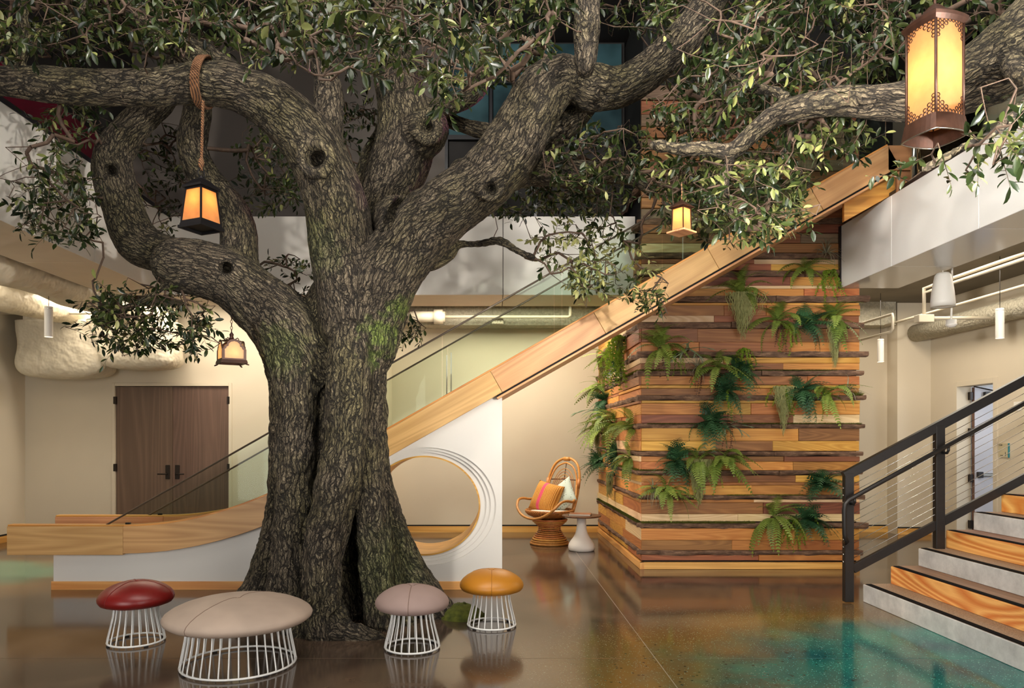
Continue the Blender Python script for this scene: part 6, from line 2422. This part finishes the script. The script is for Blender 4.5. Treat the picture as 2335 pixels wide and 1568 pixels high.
def moss_beard(name, Wd, L, n, seed, parent, loc, rot):
    """beard of fine curling threads"""
    rnd = random.Random(seed)
    mb = MB()
    for i in range(int(n * 3)):
        x = rnd.gauss(0, Wd * 0.28)
        ln = L * (1 - 0.5 * min(1, abs(x) / Wd * 2)) * rnd.uniform(0.55, 1.0)
        y = rnd.uniform(0.0, 0.07)
        ph, am = rnd.uniform(0, 6), rnd.uniform(0.004, 0.014)
        k = max(6, int(ln / 0.022))
        pts = []
        for j in range(k + 1):
            t = j / k
            pts.append((y + am * math.cos(ph + t * ln * 55), x * (1 - 0.25 * t) + am * math.sin(ph * 1.7 + t * ln * 48), 0.02 - ln * t))
        mb.tube(pts, [0.0040 * (1 - 0.6 * t / k) for t in range(k + 1)], 3, caps=False)
    o = inst(name, mb.mesh(name, 'hanging_moss', False), parent, loc, rot)
    o['kind'] = 'stuff'
    return o


PN = {'fern': ('boston_fern', 'fern'), 'dark': ('leatherleaf_fern', 'fern'), 'strand': ('burro_tail', 'trailing plant'), 'air': ('air_plant', 'air plant'), 'stag': ('staghorn_fern', 'fern'), 'beads': ('bead_vine', 'trailing plant'), 'moss': ('spanish_moss', 'hanging moss')}
prng = random.Random(77)


def plant(kind, loc, base_az, label, size=1.0, n=None, beard=None, beads=0, strands=0):
    size *= 1.32 if kind in ('fern', 'dark') else 1.3
    n = n and int(n * 1.4)
    nm, cat = PN[kind]
    t = thing(nm, label, cat, loc, base_az, group='plants on the timber wall')
    inst('root_ball', ROOT, t, (0.0, 0, 0))

    def fan(key, cnt, spread, pitch0, pitch1, name, s0=0.8, s1=1.15):
        for i in range(cnt):
            az = -spread + 2 * spread * (i + prng.uniform(0.1, 0.9)) / cnt
            inst(name, FM[key, prng.randrange(4)], t, (0.012 * math.cos(az), 0.012 * math.sin(az), prng.uniform(-0.01, 0.01)), (prng.uniform(-0.35, 0.35), prng.uniform(pitch0, pitch1), az), size * prng.uniform(s0, s1))
    if kind == 'fern':
        fan('sword', n or 18, 1.5, -1.15, 0.40, 'frond')
    elif kind == 'dark':
        fan('leather', n or 20, 1.5, -1.25, 0.75, 'frond')
    elif kind == 'strand':
        fan('strand', n or 9, 1.4, -0.1, 0.1, 'strand')
    elif kind == 'air':
        fan('blade', n or 34, 1.55, -1.0, 0.7, 'blade', 0.7, 1.15)
    elif kind == 'stag':
        fan('stag', n or 6, 1.3, -0.6, 0.5, 'antler_leaf')
    elif kind == 'beads':
        fan('bead', n or 6, 1.0, -0.05, 0.05, 'bead_strand')
    if beads:
        fan('bead', beads, 0.7, -0.05, 0.05, 'bead_strand')
    if strands:
        fan('strand', strands, 1.2, -0.1, 0.1, 'strand')
    if beard:
        moss_beard('moss_beard', beard[0], beard[1], beard[2], prng.randrange(999), t, (0.03, 0, 0), (0, 0, 0))
    return t


FY = 8.52       # just in front of the front cladding
FRONT = [
    ('air', 1884, 578, 'spiky grey-green air plant beside the white balcony end', 1.0, {}),
    ('fern', 1832, 618, 'topmost boston fern on the timber wall, just left of the balcony', 0.95, {'n': 9}),
    ('strand', 1888, 622, 'trailing green plant right of the topmost fern', 1.1, {'n': 8}),
    ('fern', 1690, 672, 'boston fern with long beard of grey moss below the slide', 1.0, {'beard': (0.30, 0.62, 70)}),
    ('fern', 1768, 735, 'boston fern with purple bead strings left of the dark fern row', 1.0, {'beads': 4}),
    ('strand', 1800, 745, 'bright trailing strands between two ferns high on the wall', 1.0, {'n': 7}),
    ('dark', 1842, 738, 'dark leatherleaf fern between two lighter ferns high on the wall', 1.05, {}),
    ('fern', 1898, 735, 'boston fern at the upper right with a thin moss tail', 1.0, {'beard': (0.16, 0.62, 44)}),
    ('fern', 1505, 795, 'boston fern near the upper left corner of the front face', 1.0, {'beads': 2}),
    ('strand', 1540, 805, 'short trailing strands right of the upper left fern', 0.9, {'n': 6}),
    ('stag', 1568, 795, 'pale staghorn fern reaching right near the upper left', 1.0, {}),
    ('air', 1590, 838, 'grey air plant with purple strings below the staghorn', 0.9, {'beads': 5}),
    ('fern', 1632, 838, 'light boston fern left of the central dark fern', 1.05, {'n': 9}),
    ('strand', 1694, 800, 'trailing strands above the central dark fern', 1.0, {'n': 8}),
    ('dark', 1690, 845, 'central dark leatherleaf fern, upper of two', 1.0, {}),
    ('dark', 1655, 892, 'central dark leatherleaf fern, lower of two', 1.05, {'strands': 3}),
    ('dark', 1622, 962, 'dark fern alone under the central group', 1.1, {}),
    ('stag', 1662, 970, 'pale staghorn leaves at the right of the lone dark fern', 0.8, {'n': 4, 'beads': 3}),
    ('strand', 1782, 885, 'bright strands with a tapering moss tail in the right group', 1.1, {'beard': (0.20, 0.60, 54)}),
    ('dark', 1828, 890, 'dark fern in the middle right group above the moss shelf', 1.05, {}),
    ('fern', 1880, 900, 'lighter fern with bright strands in the middle right group', 0.95, {'strands': 5, 'n': 9}),
    ('air', 1930, 893, 'grey curling air plant at the right end of the moss shelf', 1.0, {}),
    ('dark', 1545, 1052, 'dark fern at the left of the low central cluster', 1.05, {}),
    ('fern', 1590, 1050, 'fern with a wide beard of moss in the low central cluster', 0.9, {'beard': (0.26, 0.60, 64), 'n': 9}),
    ('fern', 1645, 1052, 'light fern at the right of the low central cluster', 1.1, {'strands': 4}),
    ('air', 1488, 1118, 'silvery air plant by the front corner of the timber wall', 1.1, {}),
    ('fern', 1518, 1128, 'fern drooping beside the silvery air plant', 1.0, {'n': 11}),
    ('fern', 1762, 1180, 'lowest light fern with a purple bead string', 1.0, {'beads': 3, 'n': 11}),
    ('strand', 1802, 1190, 'bright trailing strands beside the lowest ferns', 1.1, {'n': 9}),
    ('dark', 1842, 1185, 'lowest dark fern near the stair railing', 1.1, {'strands': 2}),
    ('dark', 1874, 1105, 'dark fern next to the railing post', 1.1, {}),
]
for (kind, px, py, lab, sc, kw) in FRONT:
    p = at(px, py, FY - 0.02)
    plant(kind, p, -PI / 2, lab, sc, **kw)
# side face: depth follows from the pixel column
SIDE = [
    ('fern', 1384, 820, 'fern with moss threads high on the side face under the slide', 0.9, {'beard': (0.2, 0.5, 30), 'n': 9}),
    ('strand', 1424, 775, 'long hanging green strands at the top of the side face', 1.9, {'n': 12, 'beard': (0.2, 0.45, 24)}),
    ('dark', 1414, 842, 'dark fern under the long hanging strands on the side face', 1.0, {}),
    ('fern', 1372, 885, 'light fern at the far edge of the side face, upper', 1.0, {'n': 9}),
    ('dark', 1380, 912, 'dark glossy fern at the middle of the side face', 1.0, {}),
    ('stag', 1368, 935, 'forked staghorn leaves pointing left from the side face', 1.3, {'n': 4}),
    ('fern', 1371, 985, 'fern with moss at the far edge of the side face, lower', 1.0, {'n': 9, 'beard': (0.2, 0.4, 30)}),
    ('fern', 1400, 965, 'big bright fern with purple strings on the side face', 1.25, {'beads': 4}),
    ('fern', 1440, 980, 'fern close to the front corner on the side face', 1.0, {'n': 10}),
    ('dark', 1404, 1035, 'dark fern low on the side face beneath the bright one', 1.0, {}),
    ('fern', 1438, 1045, 'small fern with bead strings at the lower front corner of the side face', 0.85, {'n': 9, 'beads': 4}),
    ('dark', 1368, 1058, 'dark fern leaning over the rattan chair', 1.2, {}),
    ('moss', 1400, 1080, 'hanging moss low on the side face', 1.0, {'beard': (0.3, 0.42, 46)}),
]
for (kind, px, py, lab, sc, kw) in SIDE:
    Xs = CXL - 0.03
    Y = Xs * F / (px - VX)
    Y = min(Y, BW - 0.48)
    plant(kind, Vector((Xs, Y, zof(py, Y))), PI, lab, sc, **kw)


# moss strips lying on the ledges
def moss_strip(label, p0, p1, wd, seed, dens=2600, hgt=0.02):
    rnd = random.Random(seed)
    p0, p1 = Vector(p0), Vector(p1)
    L = (p1 - p0).length
    t = (p1 - p0).normalized()
    s = Vector((-t.y, t.x, 0))
    mb = MB()
    for i in range(int(dens * L)):
        c = t * rnd.uniform(0, L) + s * rnd.uniform(-wd / 2, wd / 2)
        h = hgt * rnd.uniform(0.4, 1.2)
        d = Vector((rnd.gauss(0, 0.6), rnd.gauss(0, 0.6), 1)).normalized() * h
        u = d.orthogonal().normalized() * 0.004
        mb.add([c - u, c + u, c + d], [(0, 1, 2)])
    o = mb.build('moss_strip', 'moss_green', None, fix=False)
    o.location = p0
    return tag(o, label, 'moss', 'moss strips on the ledges', 'stuff')


def row_z(yb):
    return zof(yb, CY)


my = CY - 0.03
for (y, xa, xb, lab, h) in ((1191, 1462, 1718, 'thick moss along the lowest mossy ledge, front face', 0.034), (966, 1475, 1620, 'thin moss line left of the lone dark fern', 0.016), (966, 1690, 1960, 'moss line on the ledge at mid height, right end', 0.020),
                         (845, 1458, 1605, 'moss on the upper ledge near the front corner', 0.022), (845, 1725, 1905, 'moss on the upper ledge at the right', 0.018), (1072, 1458, 1520, 'moss by the front corner above the silvery air plant', 0.022),
                         (1128, 1655, 1830, 'moss on the ledge above the lowest light fern', 0.016), (901, 1930, 1962, 'dark moss clump at the right end of the shelf', 0.06)):
    moss_strip(lab, (xof(xa, CY), my, row_z(y) - 0.002), (xof(xb, CY), my, row_z(y) - 0.002), 0.06, y, 2600, h)
mx_ = CXL - 0.02
for (y, Ya, Yb, lab, h) in ((1191, CY + 0.0, BW - 0.1, 'moss running back along the lowest mossy ledge, side face', 0.03), (845, CY, 10.2, 'moss on the upper ledge of the side face', 0.024), (1072, CY, 10.0, 'moss on the middle ledge of the side face', 0.03)):
    moss_strip(lab, (mx_, Ya, row_z(y) - 0.002), (mx_, Yb, row_z(y) - 0.002), 0.06, y + 3, 2200, h)
# moss cushion at the foot of the trunk
mc = at(1052, 1408, 6.28)
rnd = random.Random(4)
mb = MB()
for i in range(5200):
    a, r = rnd.uniform(0, 2 * PI), math.sqrt(rnd.random())
    x, y = 0.21 * r * math.cos(a), 0.17 * r * math.sin(a)
    z = 0.12 * (1 - r * r) * (0.75 + 0.25 * math.sin(9 * x * 6) * math.cos(8 * y * 6))
    d = Vector((rnd.gauss(0, 0.5), rnd.gauss(0, 0.5), 1)).normalized() * rnd.uniform(0.008, 0.022)
    u = d.orthogonal().normalized() * 0.0045
    c = Vector((x, y, max(0, z - 0.004)))
    mb.add([c - u, c + u, c + d], [(0, 1, 2)])
mb.lathe([(0.20, 0.0), (0.19, 0.03), (0.14, 0.075), (0.07, 0.105), (0.005, 0.115)], n=24)
o = mb.build('moss_cushion', 'moss_green', None, fix=False)
o.location = (mc.x, mc.y, 0)
tag(o, 'olive green moss cushion on the floor at the right root of the tree', 'moss', kind='stuff')
